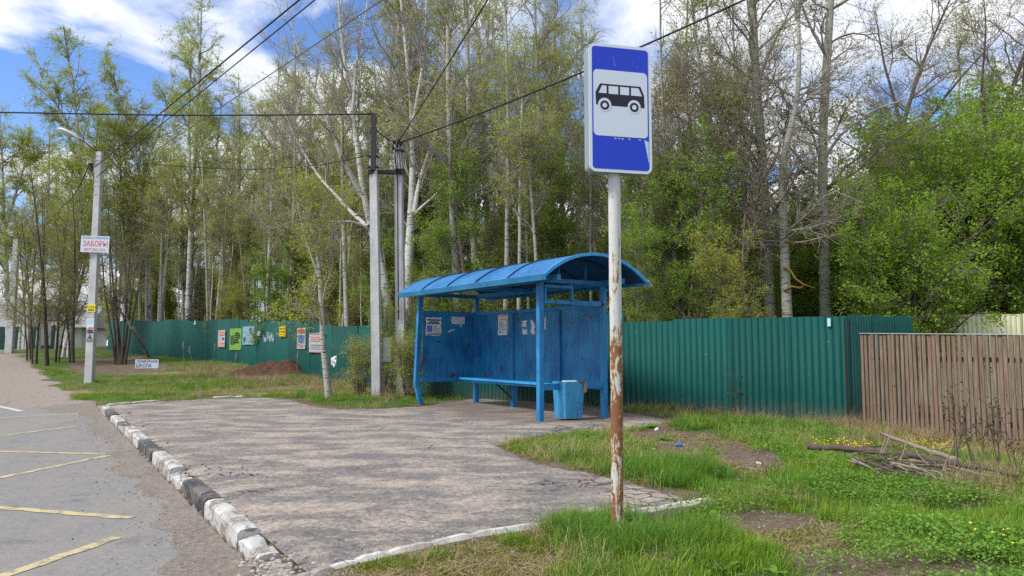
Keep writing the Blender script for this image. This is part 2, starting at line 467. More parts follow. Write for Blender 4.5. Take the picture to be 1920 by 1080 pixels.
M['bluecap'] = plain('blue_plastic', (.03, .16, .55), .35, .1, 10)
M['deadwood'] = plain('dead_branch', (.095, .073, .056), .92, .5, 14, bump=.6)
M['deadpale'] = plain('pale_dead_branch', (.26, .215, .17), .92, .35, 14, bump=.6)
M['roofgrey'] = plain('grey_roof', (.26, .26, .27), .7, .15, 2)
M['darkfence'] = plain('dark_green_fence', (.006, .028, .027), .6, .2, 2)
M['housewall'] = plain('pale_house_wall', (.55, .53, .50), .8, .1, 2)
M['glass'] = plain('dark_glass', (.02, .025, .03), .1, .2, 2, bump=0)

def mat_bark(name, base, dark, marks, sc=(1.0, 1.0, 5.0), black=.0, thr=.565):
    k = NT(name); co = k.co('Object')
    f = k.noise(co, 3, 6, .6)
    c = k.mix(f, tuple(v * .72 for v in base), base)
    mk = k.noise(k.co('Object', sc), 3.2, 6, .62)
    c = k.mix(k.ramp(mk, (thr, 0.), (thr + .045, 1.)), c, marks)
    pt = k.noise(k.co('Object', (1, 1, .45), loc=(2, 5, 3)), 1.7, 5, .6)
    c = k.mix(k.ramp(pt, (.60 - black, 0.), (.66 - black, .85)), c, dark)
    k.col(c).rough(.9).bump(k.math('ADD', mk, k.noise(co, 30, 4)), .5, .02)
    return k.m
M['birch'] = mat_bark('birch_bark', (.64, .63, .60), (.045, .04, .036), (.05, .045, .04), (1.2, 1.2, 9))
M['birchold'] = mat_bark('old_birch_bark', (.52, .51, .48), (.04, .036, .032), (.05, .045, .04), (1.2, 1.2, 7), .05)
M['aspen'] = mat_bark('aspen_bark', (.33, .33, .27), (.13, .115, .09), (.10, .09, .07), (1.5, 1.5, 10), -.0, .545)
M['aspenpale'] = mat_bark('pale_aspen_bark', (.43, .43, .37), (.17, .155, .13), (.09, .08, .065), (1.5, 1.5, 10), -.02, .56)
M['darkbark'] = mat_bark('dark_bark', (.10, .08, .064), (.045, .037, .03), (.05, .04, .034), (4, 4, 1), 0)
M['brownbark'] = mat_bark('brown_bark', (.20, .155, .12), (.08, .062, .05), (.09, .07, .055), (4, 4, 1.2), 0)
M['twig'] = plain('brown_twig', (.20, .165, .135), .9, .35, 3, bump=0)
M['twiggrey'] = plain('grey_twig', (.30, .27, .24), .9, .35, 3, bump=0)
M['lichen'] = plain('orange_lichen_branch', (.30, .17, .035), .95, .5, 10, bump=.3)
def mat_leaf(name, a, b, tr=.52):
    k = NT(name)
    t = k.attr('tint')
    c = k.mix(t, a, b)
    k.n.remove(k.b)
    d = k.new('BsdfDiffuse'); k.link(c, d.inputs[0])
    w = k.new('BsdfTranslucent'); k.link(k.mix(1., c, (1.15, 1.2, .7), 'MULTIPLY'), w.inputs[0])
    m = k.new('MixShader'); m.inputs[0].default_value = tr
    k.link(d.outputs[0], m.inputs[1]); k.link(w.outputs[0], m.inputs[2]); k.link(m.outputs[0], k.out.inputs[0])
    return k.m
M['leafbirch'] = mat_leaf('birch_leaf', (.25, .30, .04), (.46, .50, .10))
M['leafyellow'] = mat_leaf('young_yellow_green_leaf', (.24, .28, .03), (.48, .51, .09))
M['leafcherry'] = mat_leaf('bright_green_leaf', (.14, .25, .03), (.35, .50, .08))
M['leafolive'] = mat_leaf('olive_bud_leaf', (.21, .21, .05), (.38, .37, .10))
M['leafdark'] = mat_leaf('spruce_needle', (.012, .028, .012), (.03, .058, .02), .15)
M['grassmat'] = mat_leaf('grass_blade', (.10, .19, .02), (.27, .42, .06), .35)
M['grassblue'] = mat_leaf('lush_grass_blade', (.07, .17, .03), (.19, .35, .07), .35)
M['straw'] = mat_leaf('dry_straw', (.20, .15, .075), (.50, .40, .24), .2)
M['weed'] = mat_leaf('weed_leaf', (.09, .20, .03), (.24, .40, .08), .3)
M['moss'] = mat_leaf('moss_blade', (.10, .13, .015), (.24, .27, .04), .3)
M['flower'] = plain('yellow_flower', (.80, .62, .02), .7, .1, 9, bump=0)

# ------------------------------------------------------------------ mesh helpers
def link(name, me, mat=None, parent=None, loc=None):
    o = bpy.data.objects.new(name, me); COL.objects.link(o)
    if mat is not None and me is not None and not me.materials: me.materials.append(mat)
    if parent is not None: o.parent = parent
    if loc is not None: o.location = loc
    return o
def tag(o, label=None, cat=None, group=None, kind=None):
    if label: o['label'] = label
    if cat: o['category'] = cat
    if group: o['group'] = group
    if kind: o['kind'] = kind
    return o
def empty(name, loc=(0, 0, 0), rz=0.0, label=None, cat=None, group=None, kind=None):
    o = bpy.data.objects.new(name, None); COL.objects.link(o)
    o.location = loc; o.rotation_euler = (0, 0, rz); o.empty_display_size = .1
    return tag(o, label, cat, group, kind)
def mesh_np(name, V, faces_list, smooth=False, attrs=None):
    """faces_list: list of int arrays (n,k)"""
    me = bpy.data.meshes.new(name)
    V = np.ascontiguousarray(V, dtype=np.float32).reshape(-1, 3)
    me.vertices.add(len(V)); me.vertices.foreach_set('co', V.ravel())
    loops = np.concatenate([f.ravel() for f in faces_list]).astype(np.int32)
    tot = np.concatenate([np.full(len(f), f.shape[1], np.int32) for f in faces_list])
    st = np.concatenate([[0], np.cumsum(tot)[:-1]]).astype(np.int32)
    me.loops.add(len(loops)); me.loops.foreach_set('vertex_index', loops)
    me.polygons.add(len(tot)); me.polygons.foreach_set('loop_start', st); me.polygons.foreach_set('loop_total', tot)
    if smooth: me.polygons.foreach_set('use_smooth', np.ones(len(tot), bool))
    for k, a in (attrs or {}).items():
        at_ = me.attributes.new(k, 'FLOAT', 'POINT'); at_.data.foreach_set('value', np.ascontiguousarray(a, np.float32))
    me.update(calc_edges=True); me.validate()
    return me
class MB:
    """collects boxes, tubes and prisms into one mesh"""
    def __init__(s): s.bm = bmesh.new()
    def box(s, lo, hi, mat=None, bevel=0.0, seg=1):
        r = bmesh.ops.create_cube(s.bm, size=1.0)
        lo, hi = Vector(lo), Vector(hi); c = (lo + hi) / 2; d = hi - lo
        bmesh.ops.scale(s.bm, vec=d, verts=r['verts']); bmesh.ops.translate(s.bm, vec=c, verts=r['verts'])
        vs_ = r['verts']
        if bevel:
            es = list({e for v in vs_ for e in v.link_edges})
            bv = bmesh.ops.bevel(s.bm, geom=es, offset=bevel, segments=seg, affect='EDGES', profile=.6)
            vs_ = list({v for f in bv['faces'] for v in f.verts} | {v for v in vs_ if v.is_valid})
        if mat is not None: bmesh.ops.transform(s.bm, matrix=mat, verts=vs_)
        return vs_
    def bar(s, a, b, w, h, bevel=.004, up=Vector((0, 0, 1))):
        """box from a to b, w across, h along up"""
        a, b = Vector(a), Vector(b); d = b - a; L = d.length; x = d.normalized()
        if abs(x.dot(up)) > .95: up = Vector((0, 1, 0))
        y = up.cross(x).normalized(); z = x.cross(y)
        m = Matrix((x, y, z)).transposed().to_4x4(); m.translation = a
        return s.box((0, -w / 2, -h / 2), (L, w / 2, h / 2), m, bevel)
    def tube(s, pts, rad, n=8, cap=True):
        pts = [Vector(p) for p in pts]
        rad = rad if isinstance(rad, (list, tuple, np.ndarray)) else [rad] * len(pts)
        rings = []
        ref = Vector((0, 0, 1))
        for i, p in enumerate(pts):
            t = (pts[min(i + 1, len(pts) - 1)] - pts[max(i - 1, 0)]).normalized()
            if abs(t.dot(ref)) > .95: ref_ = Vector((1, 0, 0))
            else: ref_ = ref
            u = t.cross(ref_).normalized(); v = t.cross(u)
            rings.append([s.bm.verts.new(p + (u * math.cos(6.2832 * k / n) + v * math.sin(6.2832 * k / n)) * rad[i]) for k in range(n)])
        for a, b in zip(rings[:-1], rings[1:]):
            for k in range(n):
                f = s.bm.faces.new((a[k], a[(k + 1) % n], b[(k + 1) % n], b[k])); f.smooth = True
        if cap:
            s.bm.faces.new(rings[0]); s.bm.faces.new(rings[-1][::-1])
    def prism(s, poly, z0, z1, m=None):
        a = [s.bm.verts.new((x, y, z0)) for x, y in poly]; b = [s.bm.verts.new((x, y, z1)) for x, y in poly]
        n = len(poly)
        s.bm.faces.new(b); s.bm.faces.new(a[::-1])
        for i in range(n): s.bm.faces.new((a[i], a[(i + 1) % n], b[(i + 1) % n], b[i]))
        if m is not None: bmesh.ops.transform(s.bm, matrix=m, verts=a + b)
    def done(s, name, mat=None, parent=None, loc=None, fix=True):
        if fix: bmesh.ops.recalc_face_normals(s.bm, faces=s.bm.faces[:])
        me = bpy.data.meshes.new(name); s.bm.to_mesh(me); s.bm.free()
        return link(name, me, mat, parent, loc)
def text(body, size, mat, parent, m, name='lettering', align='CENTER', sx=1.0, bold=0.0):
    c = bpy.data.curves.new(name, 'FONT'); c.body = body; c.size = size; c.align_x = align; c.align_y = 'CENTER'
    c.extrude = .0006; c.offset = bold
    c.materials.append(mat)
    tmp = bpy.data.objects.new(name, c); COL.objects.link(tmp)
    dg = bpy.context.evaluated_depsgraph_get()
    me_ = bpy.data.meshes.new_from_object(tmp.evaluated_get(dg)); bpy.data.objects.remove(tmp)
    if not me_.materials: me_.materials.append(mat)
    o = link(name, me_, None, parent); o['kind'] = 'stuff'
    o.matrix_local = m @ Matrix.Diagonal((sx, 1, 1, 1))
    return o
FRONT = Matrix.Rotation(R(90), 4, 'X')           # text lying in XY -> standing in XZ, facing -Y

# ------------------------------------------------------------------ ground
def spaced(lo, hi, fine_lo, fine_hi, step, grow=1.18):
    a = list(np.arange(fine_lo, fine_hi + 1e-6, step))
    x, d = fine_hi, step
    while x < hi: d *= grow; x += d; a.append(x)
    x, d = fine_lo, step; b = []
    while x > lo: d *= grow; x -= d; b.append(x)
    return np.array(b[::-1] + a)
gx = spaced(-260, 260, -24, 11, .16); gy = spaced(-40, 420, 2.4, 34, .16)
X, Y = np.meshgrid(gx, gy)
Zg = hz(X, Y)
u_, s_ = us(X, Y)
BARE = [[gp(*p) for p in q] for q in (
    [(540, 1120), (640, 1075), (860, 1030), (980, 1022), (1060, 1060), (1050, 1140), (560, 1160)],
    [(1330, 965), (1400, 950), (1560, 980), (1800, 1035), (1960, 1080), (1750, 1120), (1540, 1080), (1420, 1040), (1340, 1000)],
    [(1160, 815), (1250, 797), (1330, 815), (1440, 845), (1490, 880), (1400, 900), (1320, 880), (1230, 845)],
)]
BARE_HEAP = [(p.x, p.y) for p in (tp(430, 715), tp(520, 712), tp(575, 700), tp(570, 690), tp(430, 690))]
BARE_ROOT = [(p.x, p.y) for p in (tp(120, 690), tp(150, 672), tp(260, 668), tp(320, 690), tp(240, 706), tp(150, 702))]
SANDY = [(p.x, p.y) for p in (gp(-330, 684, .2), gp(-60, 678, .1), gp(0, 684, .05), gp(40, 692), gp(80, 710), gp(130, 735), gp(180, 755), gp(203, 765), gp(190, 800, -.1), gp(-60, 800, -.1), gp(-400, 800, -.1))]
FENCE_G = [Vector(v) for v in ((6.2, 13.8, 0), (2.43, 16.2, 0), (-.95, 18.9, 0), (-4.4, 23.5, 0), (-8.2, 29.0, 0), (-12.6, 34.5, 0), (-22.5, 44.5, 0), (-27.0, 50.0, 0))]
FENCE_R = [Vector(v) for v in ((6.2, 13.8, 0), (8.6, 16.0, 0))]
FENCE_B = [Vector(v) for v in ((9.0, 18.6, 0), (16.0, 18.0, 0))]
FENCE_W = [Vector(v) for v in ((6.34, 13.62, 0), (6.98, 10.0, 0), (7.35, 7.9, 0))]
WOODS = [(p.x, p.y) for p in FENCE_G] + [(-60, 120), (120, 120), (60, 8), (7.3, 7.9), (6.5, 13.4)]
def masks(x, y):
    u, s = us(x, y)
    n = fbm(x, y, 2.2, 11)
    wood = inpoly(x, y, WOODS).astype(float)
    bare = np.zeros_like(x)
    for q in BARE: bare = np.maximum(bare, inpoly(x + .22 * fbm(x, y, 3., 21), y + .22 * fbm(x, y, 3., 22), [(p.x, p.y) for p in q]).astype(float))
    for q in (BARE_HEAP, BARE_ROOT): bare = np.maximum(bare, inpoly(x + .3 * n, y + .3 * n, q).astype(float))
    sand = inpoly(x + .25 * fbm(x, y, 2.5, 31), y + .3 * fbm(x, y, 2.5, 32), SANDY).astype(float)
    sand = np.maximum(sand, (u < -.02).astype(float) * (s < 3))
    # dry flattened straw along the verge before the left fence and at the wood fence
    straw = np.clip(.28 + .9 * fbm(x, y, .8, 41), 0, 1) * sstep(19, 21, y) * sstep(-17, -13, x) * (1 - wood) * (x < 0)
    fw = segdist(x, y, [(p.x, p.y) for p in FENCE_W] + [(p.x, p.y) for p in FENCE_W[::-1]])
    straw = np.maximum(straw, sstep(1.5, .3, fw) * (x < 7.3))
    fg = segdist(x, y, [(6.2, 13.8), (2.4, 16.2), (6.2, 13.8)])
    straw = np.maximum(straw, sstep(.7, .15, fg) * .7)
    ins = inpoly(x, y, PVXY)
    return dict(u=u, s=s, wood=wood, bare=bare, sand=sand, straw=straw, ins=ins, n=n)
mk = masks(X, Y)
grassv = np.clip(1 - mk['bare'] * .75, 0, 1) * (1 - mk['sand']) * (1 - .7 * sstep(.35, .12, segdist(X, Y, PVXY)))
idx = np.arange(X.size).reshape(X.shape)
quads = np.stack([idx[:-1, :-1], idx[:-1, 1:], idx[1:, 1:], idx[1:, :-1]], -1).reshape(-1, 4)
me = mesh_np('ground', np.stack([X, Y, Zg], -1), [quads], True,
             dict(grass=grassv.ravel(), straw=mk['straw'].ravel(), sand=mk['sand'].ravel(), wood=mk['wood'].ravel()))
tag(link('ground', me, M['ground']), 'grassy verge and wood floor falling gently to the right', None, None, 'structure')

# road: a sheet in the road's own frame
def sheet(name, U, S, zfun, mat, kind='structure', parent=None, attrs=None):
    Ug, Sg = U, S
    px = K0.x + RN.x * Ug + RT.x * Sg; py = K0.y + RN.y * Ug + RT.y * Sg
    i = np.arange(Ug.size).reshape(Ug.shape)
    q = np.stack([i[:-1, :-1], i[1:, :-1], i[1:, 1:], i[:-1, 1:]], -1).reshape(-1, 4)
    m_ = mesh_np(name, np.stack([px, py, zfun(px, py, Ug, Sg)], -1), [q], True, attrs)
    o = link(name, m_, mat, parent)
    if parent is None: tag(o, kind=kind)
    return o
sv_ = np.arange(-34, 120, .25)
edge = -.04 - 1.9 * sstep(-.6, 3.6, sv_) - .16 * np.clip(sv_ - 5, 0, 200) + .16 * np.sin(sv_ * 1.7) * sstep(-.6, 1, sv_) + .07 * np.sin(sv_ * 5.1 + 1) * sstep(-.6, 1, sv_)
tt = np.linspace(0, 1, 26)
Ur = edge[:, None] + (-9.5 - .16 * np.clip(sv_[:, None] - 5, 0, 200) - edge[:, None]) * tt[None, :]
Sr = np.repeat(sv_[:, None], len(tt), 1)
road = sheet('road', Ur, Sr, lambda x, y, u, s: hz(x, y) + .006, M['road'])
road['label'] = 'grey asphalt road with yellow zigzag bus stop lines'
# sandy dirt gathered in the gutter along the kerb
sg = np.arange(-17, 2.2, .1)
wd = .34 + .10 * np.sin(sg * 1.3) + .08 * np.sin(sg * 4.1) + .05 * np.sin(sg * 9.3) + .75 * sstep(-1.5, 1.5, sg)
t2 = np.linspace(0, 1, 8)
Ud = -.03 - wd[:, None] * t2[None, :]; Sd = np.repeat(sg[:, None], 8, 1)
def zd(x, y, u, s):
    e = (-.03 - u) / wd[:, None]
    return hz(x, y) + .011 + .028 * (1 - e) ** 2 * (1 + .5 * fbm(x, y, 6., 8)) * sstep(1., .75, e) - .006 * e
g = sheet('gutter_dirt', Ud, Sd, zd, M['dirt'])
g['label'] = 'strip of sandy dirt lying along the kerb'

# painted zigzag: strips on the road
def strip(a, b, w, mat, z=.0105, name='road_line'):
    a, b = Vector(a), Vector(b); d = (b - a); L = d.length; t = d.normalized(); n_ = Vector((-t.y, t.x, 0))
    k = max(2, int(L / .12)); V = []
    for i in range(k + 1):
        p = a + t * L * i / k
        j = .012 * math.sin(i * 1.9) + .008 * math.sin(i * 4.3)
        for sgn in (-1, 1):
            q = p + n_ * (sgn * w / 2 + j)
            V.append((q.x, q.y, hz1(q.x, q.y) + z))
    fs = np.array([[2 * i, 2 * i + 1, 2 * i + 3, 2 * i + 2] for i in range(k)])
    return link(name, mesh_np(name, np.array(V), [fs]), mat, road)
RZ = -.135
for (x0, y0, x1, y1) in ((-160, 838, 148, 799), (-200, 842, 200, 852), (-200, 938, 205, 854), (-220, 935, 246, 972), (-150, 1134, 220, 1008)):
    strip(gp(x0, y0, RZ), gp(x1, y1, RZ), .10, M['yellow'])
strip(gp(-300, 690, -.1), gp(40, 772, RZ), .13, M['whiteline'])
strip(gp(-60, 787, RZ), gp(150, 776, RZ), .08, M['whiteline'])

# platform: one slab of worn asphalt with crumbled edges
def ragged(poly, step=.12, amp=.05, seed=1, keep=lambda p: False):
    out = []
    rng = random.Random(seed)
    for i in range(len(poly)):
        a, b = poly[i], poly[(i + 1) % len(poly)]
        L = (b - a).length; k = max(1, int(L / step)); n_ = Vector((-(b - a).y, (b - a).x, 0)).normalized()
        for j in range(k):
            p = a + (b - a) * j / k
            if not keep(p): p = p + n_ * amp * (rng.uniform(-1, 1) * .6 + math.sin(j * .8 + i))
            out.append(p)
    return out
pvr = ragged(PV, .1, .045, 4, keep=lambda p: us(p.x, p.y)[0] < .3 or p.y < 5.6)
from mathutils.geometry import delaunay_2d_cdt
bx0, bx1 = min(p.x for p in pvr), max(p.x for p in pvr); by0, by1 = min(p.y for p in pvr), max(p.y for p in pvr)
PX, PY = np.meshgrid(np.arange(bx0, bx1, .2), np.arange(by0, by1, .2))
pin = inpoly(PX, PY, [(p.x, p.y) for p in pvr]) & (segdist(PX, PY, [(p.x, p.y) for p in pvr]) > .06)
inner = [Vector((x, y)) for x, y in zip(PX[pin], PY[pin])]
outer = [Vector((p.x, p.y)) for p in pvr]
vv, ee, ff, *_ = delaunay_2d_cdt(outer + inner, [], [list(range(len(outer)))], 1, 1e-5)
va = np.array([(v.x, v.y) for v in vv])
zpv = .012 + .012 * fbm(va[:, 0], va[:, 1], 1.6, 9) - .03 * sstep(.12, 0, segdist(va[:, 0], va[:, 1], [(p.x, p.y) for p in pvr]))
# ------------------------------------------------------------------ bus shelter frame (used for the brown tone under its roof too)
P1 = gp(1013, 792); P2 = gp(788, 760)
LV = (P2 - P1); SL = LV.length; LV.normalize()               # along the shelter, away from the camera
WV = Vector((LV.y, -LV.x, 0))                                # towards its back
SW = 1.45
SHM = Matrix((LV, WV, Vector((0, 0, 1)))).transposed().to_4x4(); SHM.translation = P1
SHI = SHM.inverted()
ls = np.array([(SHI @ Vector((a, b, 0)))[:2] for a, b in va])
soil = sstep(-1.2, .3, ls[:, 0]) * sstep(5.6, 4.2, ls[:, 0]) * sstep(-.9, .2, ls[:, 1]) * np.clip(.75 + .5 * fbm(va[:, 0], va[:, 1], 2.5, 77), 0, 1)  # mask of the browner area under the roof, soft at its edges
tris = np.array([f for f in ff if len(f) == 3])
me = mesh_np('platform', np.column_stack([va, zpv]), [tris], True, dict(soil=soil, cracked=sstep(-.6, 1.2, va[:, 0] - .02 * va[:, 1])))
pav = tag(link('platform', me, M['pave']), 'cracked grey asphalt bus stop platform with sandy worn patches', None, None, 'structure')
# damp patch of dirt and broken asphalt crumbs on the platform
rng = random.Random(5)
mb = MB()
for (px, py, n_, sp) in ((420, 892, 26, .22), (385, 880, 14, .2), (1010, 828, 20, .4), (1150, 800, 20, .4)):
    c0 = gp(px, py)
    for i in range(n_):
        p = c0 + Vector((rng.gauss(0, sp), rng.gauss(0, sp * .5), 0)); r = rng.uniform(.004, .015)
        v = bmesh.ops.create_icosphere(mb.bm, subdivisions=1, radius=r, matrix=Matrix.Translation(p + Vector((0, 0, .012 + r * .3))) @ Matrix.Rotation(rng.uniform(0, 3), 4, 'Z') @ Matrix.Diagonal((1.4, .9, .6, 1)))
M['crumb'] = plain('asphalt_crumb', (.06, .055, .055), .95, .4, 20)
cr = mb.done('asphalt_crumbs', M['crumb']); tag(cr, 'dark asphalt crumbs scattered over the platform', 'rubble', None, 'stuff')

# ------------------------------------------------------------------ kerb of painted stones
def kerb_s(px, py): return us(*gp(px, py)[:2])[1]
kerb = empty('kerb', K0, kind='structure'); kerb['label'] = 'row of chipped black and white kerb stones beside the road'
stones = [((190, 762), (197, 769), 'kerbw', 0, .1), ((197, 769), (207, 778), 'kerbk', 0, .1), ((207, 778), (219, 789), 'kerbw', -.02, .2), ((220, 790), (231, 800), 'kerbc', -.08, .5),
          ((231, 801), (258, 826), 'kerbw', .01, .35), ((259, 827), (283, 850), 'kerbk', 0, .15), ((284, 851), (318, 882), 'kerbw', .02, .3), ((318, 882), (340, 902), 'kerbw', -.035, .55),
          ((341, 903), (382, 941), 'kerbk', .01, .1), ((383, 942), (446, 1000), 'kerbw', .01, .18), ((447, 1001), (484, 1036), 'kerbw', -.03, .45), ((485, 1037), (545, 1092), 'kerbc', -.06, .6)]
def kerb_stone(s0, s1, mat, dz, rough, seed, width=.155, top=.022, depth=.24, parent=kerb, place=ks):
    bm = bmesh.new()
    L = abs(s1 - s0); nx = max(4, min(14, int(L / .07)))
    r = bmesh.ops.create_grid(bm, x_segments=nx, y_segments=1, size=.5); bm.clear()
    prof = [(0, -depth), (0, -.06), (.0, -.022), (.022, 0), (width * .5, .004), (width - .022, 0), (width, -.03), (width, -depth)]
    rings = []
    for i in range(nx + 1):
        t = i / nx; ring = []
        endf = min(1, min(t, 1 - t) * nx / 1.0)
        for (a, b) in prof:
            s = min(s0, s1) + .006 + (L - .012) * t
            p = Vector((a, s, b))
            nz = mnoise.noise(Vector((a * 9 + seed, s * 4.5, b * 9))) + .5 * mnoise.noise(Vector((a * 22 + seed, s * 14, b * 22)))
            if b > -.1:
                p.z += dz + (-abs(nz) * .05 * rough if rough > .15 else nz * .006) - (1 - endf) * .012
                p.x += nz * .02 * rough
                if a > .0 and rough > .25: p.z -= max(0, nz) * .07 * rough
            ring.append(p)
        rings.append([bm.verts.new(place(q.x, q.y, q.z + top) - Vector(parent.location)) for q in ring])
    for A, B in zip(rings[:-1], rings[1:]):
        for k in range(len(prof) - 1):
            f = bm.faces.new((A[k], B[k], B[k + 1], A[k + 1]))
    bm.faces.new(rings[0]); bm.faces.new(rings[-1][::-1])
    bmesh.ops.recalc_face_normals(bm, faces=bm.faces[:])
    m_ = bpy.data.meshes.new('kerb_stone'); bm.to_mesh(m_); bm.free()
    return link('kerb_stone', m_, mat, parent)
for i, (a, b, m_, dz, ro) in enumerate(stones):
    kerb_stone(kerb_s(*a), kerb_s(*b), M[m_], dz, ro, i * 7.7)
# rubble where the kerb has crumbled
mb = MB(); rng = random.Random(8)
for (px, py, n_, sp) in ((500, 1058, 40, .09), (528, 1076, 60, .14), (340, 890, 14, .07), (226, 796, 14, .09)):
    c0 = gp(px, py)
    for i in range(n_):
        p = c0 + Vector((rng.gauss(0, sp), rng.gauss(0, sp), 0)); r = rng.uniform(.003, .016)
        bmesh.ops.create_icosphere(mb.bm, subdivisions=1, radius=r, matrix=Matrix.Translation(p + Vector((0, 0, .01))) @ Matrix.Rotation(rng.uniform(0, 3), 4, 'X') @ Matrix.Diagonal((1.3, .9, .7, 1)))
tag(mb.done('kerb_rubble', M['stone']), 'crumbled pieces of white kerb concrete', 'rubble', None, 'stuff')

# flush white edging round the near side of the platform
edging = empty('platform_edging', gp(*PV_NEAR[3]), kind='structure'); edging['label'] = 'flush white painted edging along the near side of the platform'
def edge_piece(pa, pb, w, mat, parent, z0=.02, seed=0):
    a, b = Vector(pa), Vector(pb); d = b - a; L = d.length; t = d.normalized(); n_ = Vector((t.y, -t.x, 0))
    def place(u, s, z): return a + t * s + n_ * u + Vector((0, 0, z))
    return kerb_stone(0, L, mat, 0, .2, seed, w, z0, .15, parent, place)
ne = [gp(*p) for p in [(548, 1082), (572, 1076), (610, 1064), (660, 1051), (720, 1037), (800, 1019), (880, 1003), (1000, 985), (1145, 966), (1230, 953), (1328, 937)]]
for i in range(len(ne) - 1):
    o = edge_piece(ne[i], ne[i + 1], .085 if i > 1 else .1, M['kerbc' if i < 2 else 'edgew'], edging, .024 if i < 3 else .03, i * 3.1)
    o.name = 'edging_stone'
fe = [gp(*p) for p in [(400, 746), (440, 744.5), (490, 744.5)]]
far_edging = empty('back_edging', fe[0], kind='structure'); far_edging['label'] = 'thin pale edging along the far side of the platform'
for a, b in ((fe[0], fe[1]), (fe[1], fe[2]), (gp(204, 760), gp(250, 756)), (gp(250, 756), gp(300, 752))):
    o = edge_piece(b, a, .09, M['edgew'], far_edging, .035, a.x); o.name = 'edging_stone'

# ------------------------------------------------------------------ fences
def rib_sheet(w, h, pitch=.118, d=.014):
    """profiled steel sheet: X along, Z up, ribs pressed towards -Y"""
    xs = [0.]; ys = [0.]
    n_ = max(1, int(w / pitch)); p = w / n_
    for i in range(n_):
        x0 = i * p
        for dx, dy in ((p * .85, 0), (p * .865, d), (p * .945, d), (p * .96, 0)):
            xs.append(x0 + dx); ys.append(dy)
    xs.append(w); ys.append(0.)
    V = []
    for z in (0., h):
        for x, y in zip(xs, ys): V.append((x, y, z))
    m_ = len(xs)
    q = [[i, i + 1, m_ + i + 1, m_ + i] for i in range(m_ - 1)]
    # give it the thickness of the metal, seen along the top
    Vb = [(x, y + .004, z) for (x, y, z) in V]
    k = len(V)
    q += [[k + i, k + m_ + i, k + m_ + i + 1, k + i + 1] for i in range(m_ - 1)]
    q += [[m_ + i, m_ + i + 1, k + m_ + i + 1, k + m_ + i] for i in range(m_ - 1)]
    return mesh_np('fence_sheet', np.array(V + Vb), [np.array(q)])
def run_sheets(fence, pts, mat, topf, rng, sw=1.15, base_in=.02, jit=.015, matpost=None, flip=False, step=None):
    d0 = 0
    for a, b in zip(pts[:-1], pts[1:]):
        L = (b - a).length; n_ = max(1, round(L / sw)); t = (b - a).normalized()
        for i in range(n_):
            p = a + (b - a) * (i / n_); w = L / n_
            mid = p + t * w / 2
            g_ = hz1(mid.x, mid.y)
            top = topf(mid) + rng.uniform(-.006, .006)
            h = top - g_ + base_in + rng.uniform(-jit, jit)
            yaw = math.atan2(t.y, t.x)
            # local -Y must look at the road: sheets run so that their left hand is the back
            if flip: q = p + t * w; yaw += math.pi
            else: q = p
            o = link('fence_sheet', rib_sheet(w + .012, h), mat, fence)
            o.matrix_world = Matrix.Translation(Vector((q.x, q.y, top - h)) - Vector((0, 0, 0))) @ Matrix.Rotation(yaw + rng.uniform(-.004, .004), 4, 'Z') @ Matrix.Rotation(rng.uniform(-.012, .012), 4, 'X') @ Matrix.Translation((0, rng.uniform(0, .004), 0))
            if matpost and i % 2 == 0:
                pb = MB(); nb = Vector((-t.y, t.x, 0)) * (.05 if not flip else -.05)
                pp = p + nb
                pb.box((pp.x - .025, pp.y - .025, g_ - .1), (pp.x + .025, pp.y + .025, top - .06))
                pb.done('fence_post', matpost, fence)
rng = random.Random(3)
gf = empty('sheet_metal_fence', (0, 0, 0), label='long dark green profiled steel fence running behind the bus shelter', cat='fence')
def top_green(p):
    if p.y < 16.4: return 1.87 - (.035 if p.x < 3.6 else 0)
    return max(1.86 + .0 * p.y, hz1(p.x, p.y) + 1.98) + .05 * math.sin(p.x * 1.3)
run_sheets(gf, FENCE_G, M['green'], top_green, rng, flip=True, matpost=M['darksteel'])
run_sheets(gf, FENCE_R, M['green'], lambda p: 1.88 + .03 * (p.y - 13.8), rng, flip=False, matpost=M['darksteel'])
bf = empty('beige_fence', (0, 0, 0), label='pale beige profiled steel fence behind the brown plank fence', cat='fence')
run_sheets(bf, FENCE_B, M['beige'], lambda p: 1.98 + .01 * p.x, rng, flip=False, jit=0)
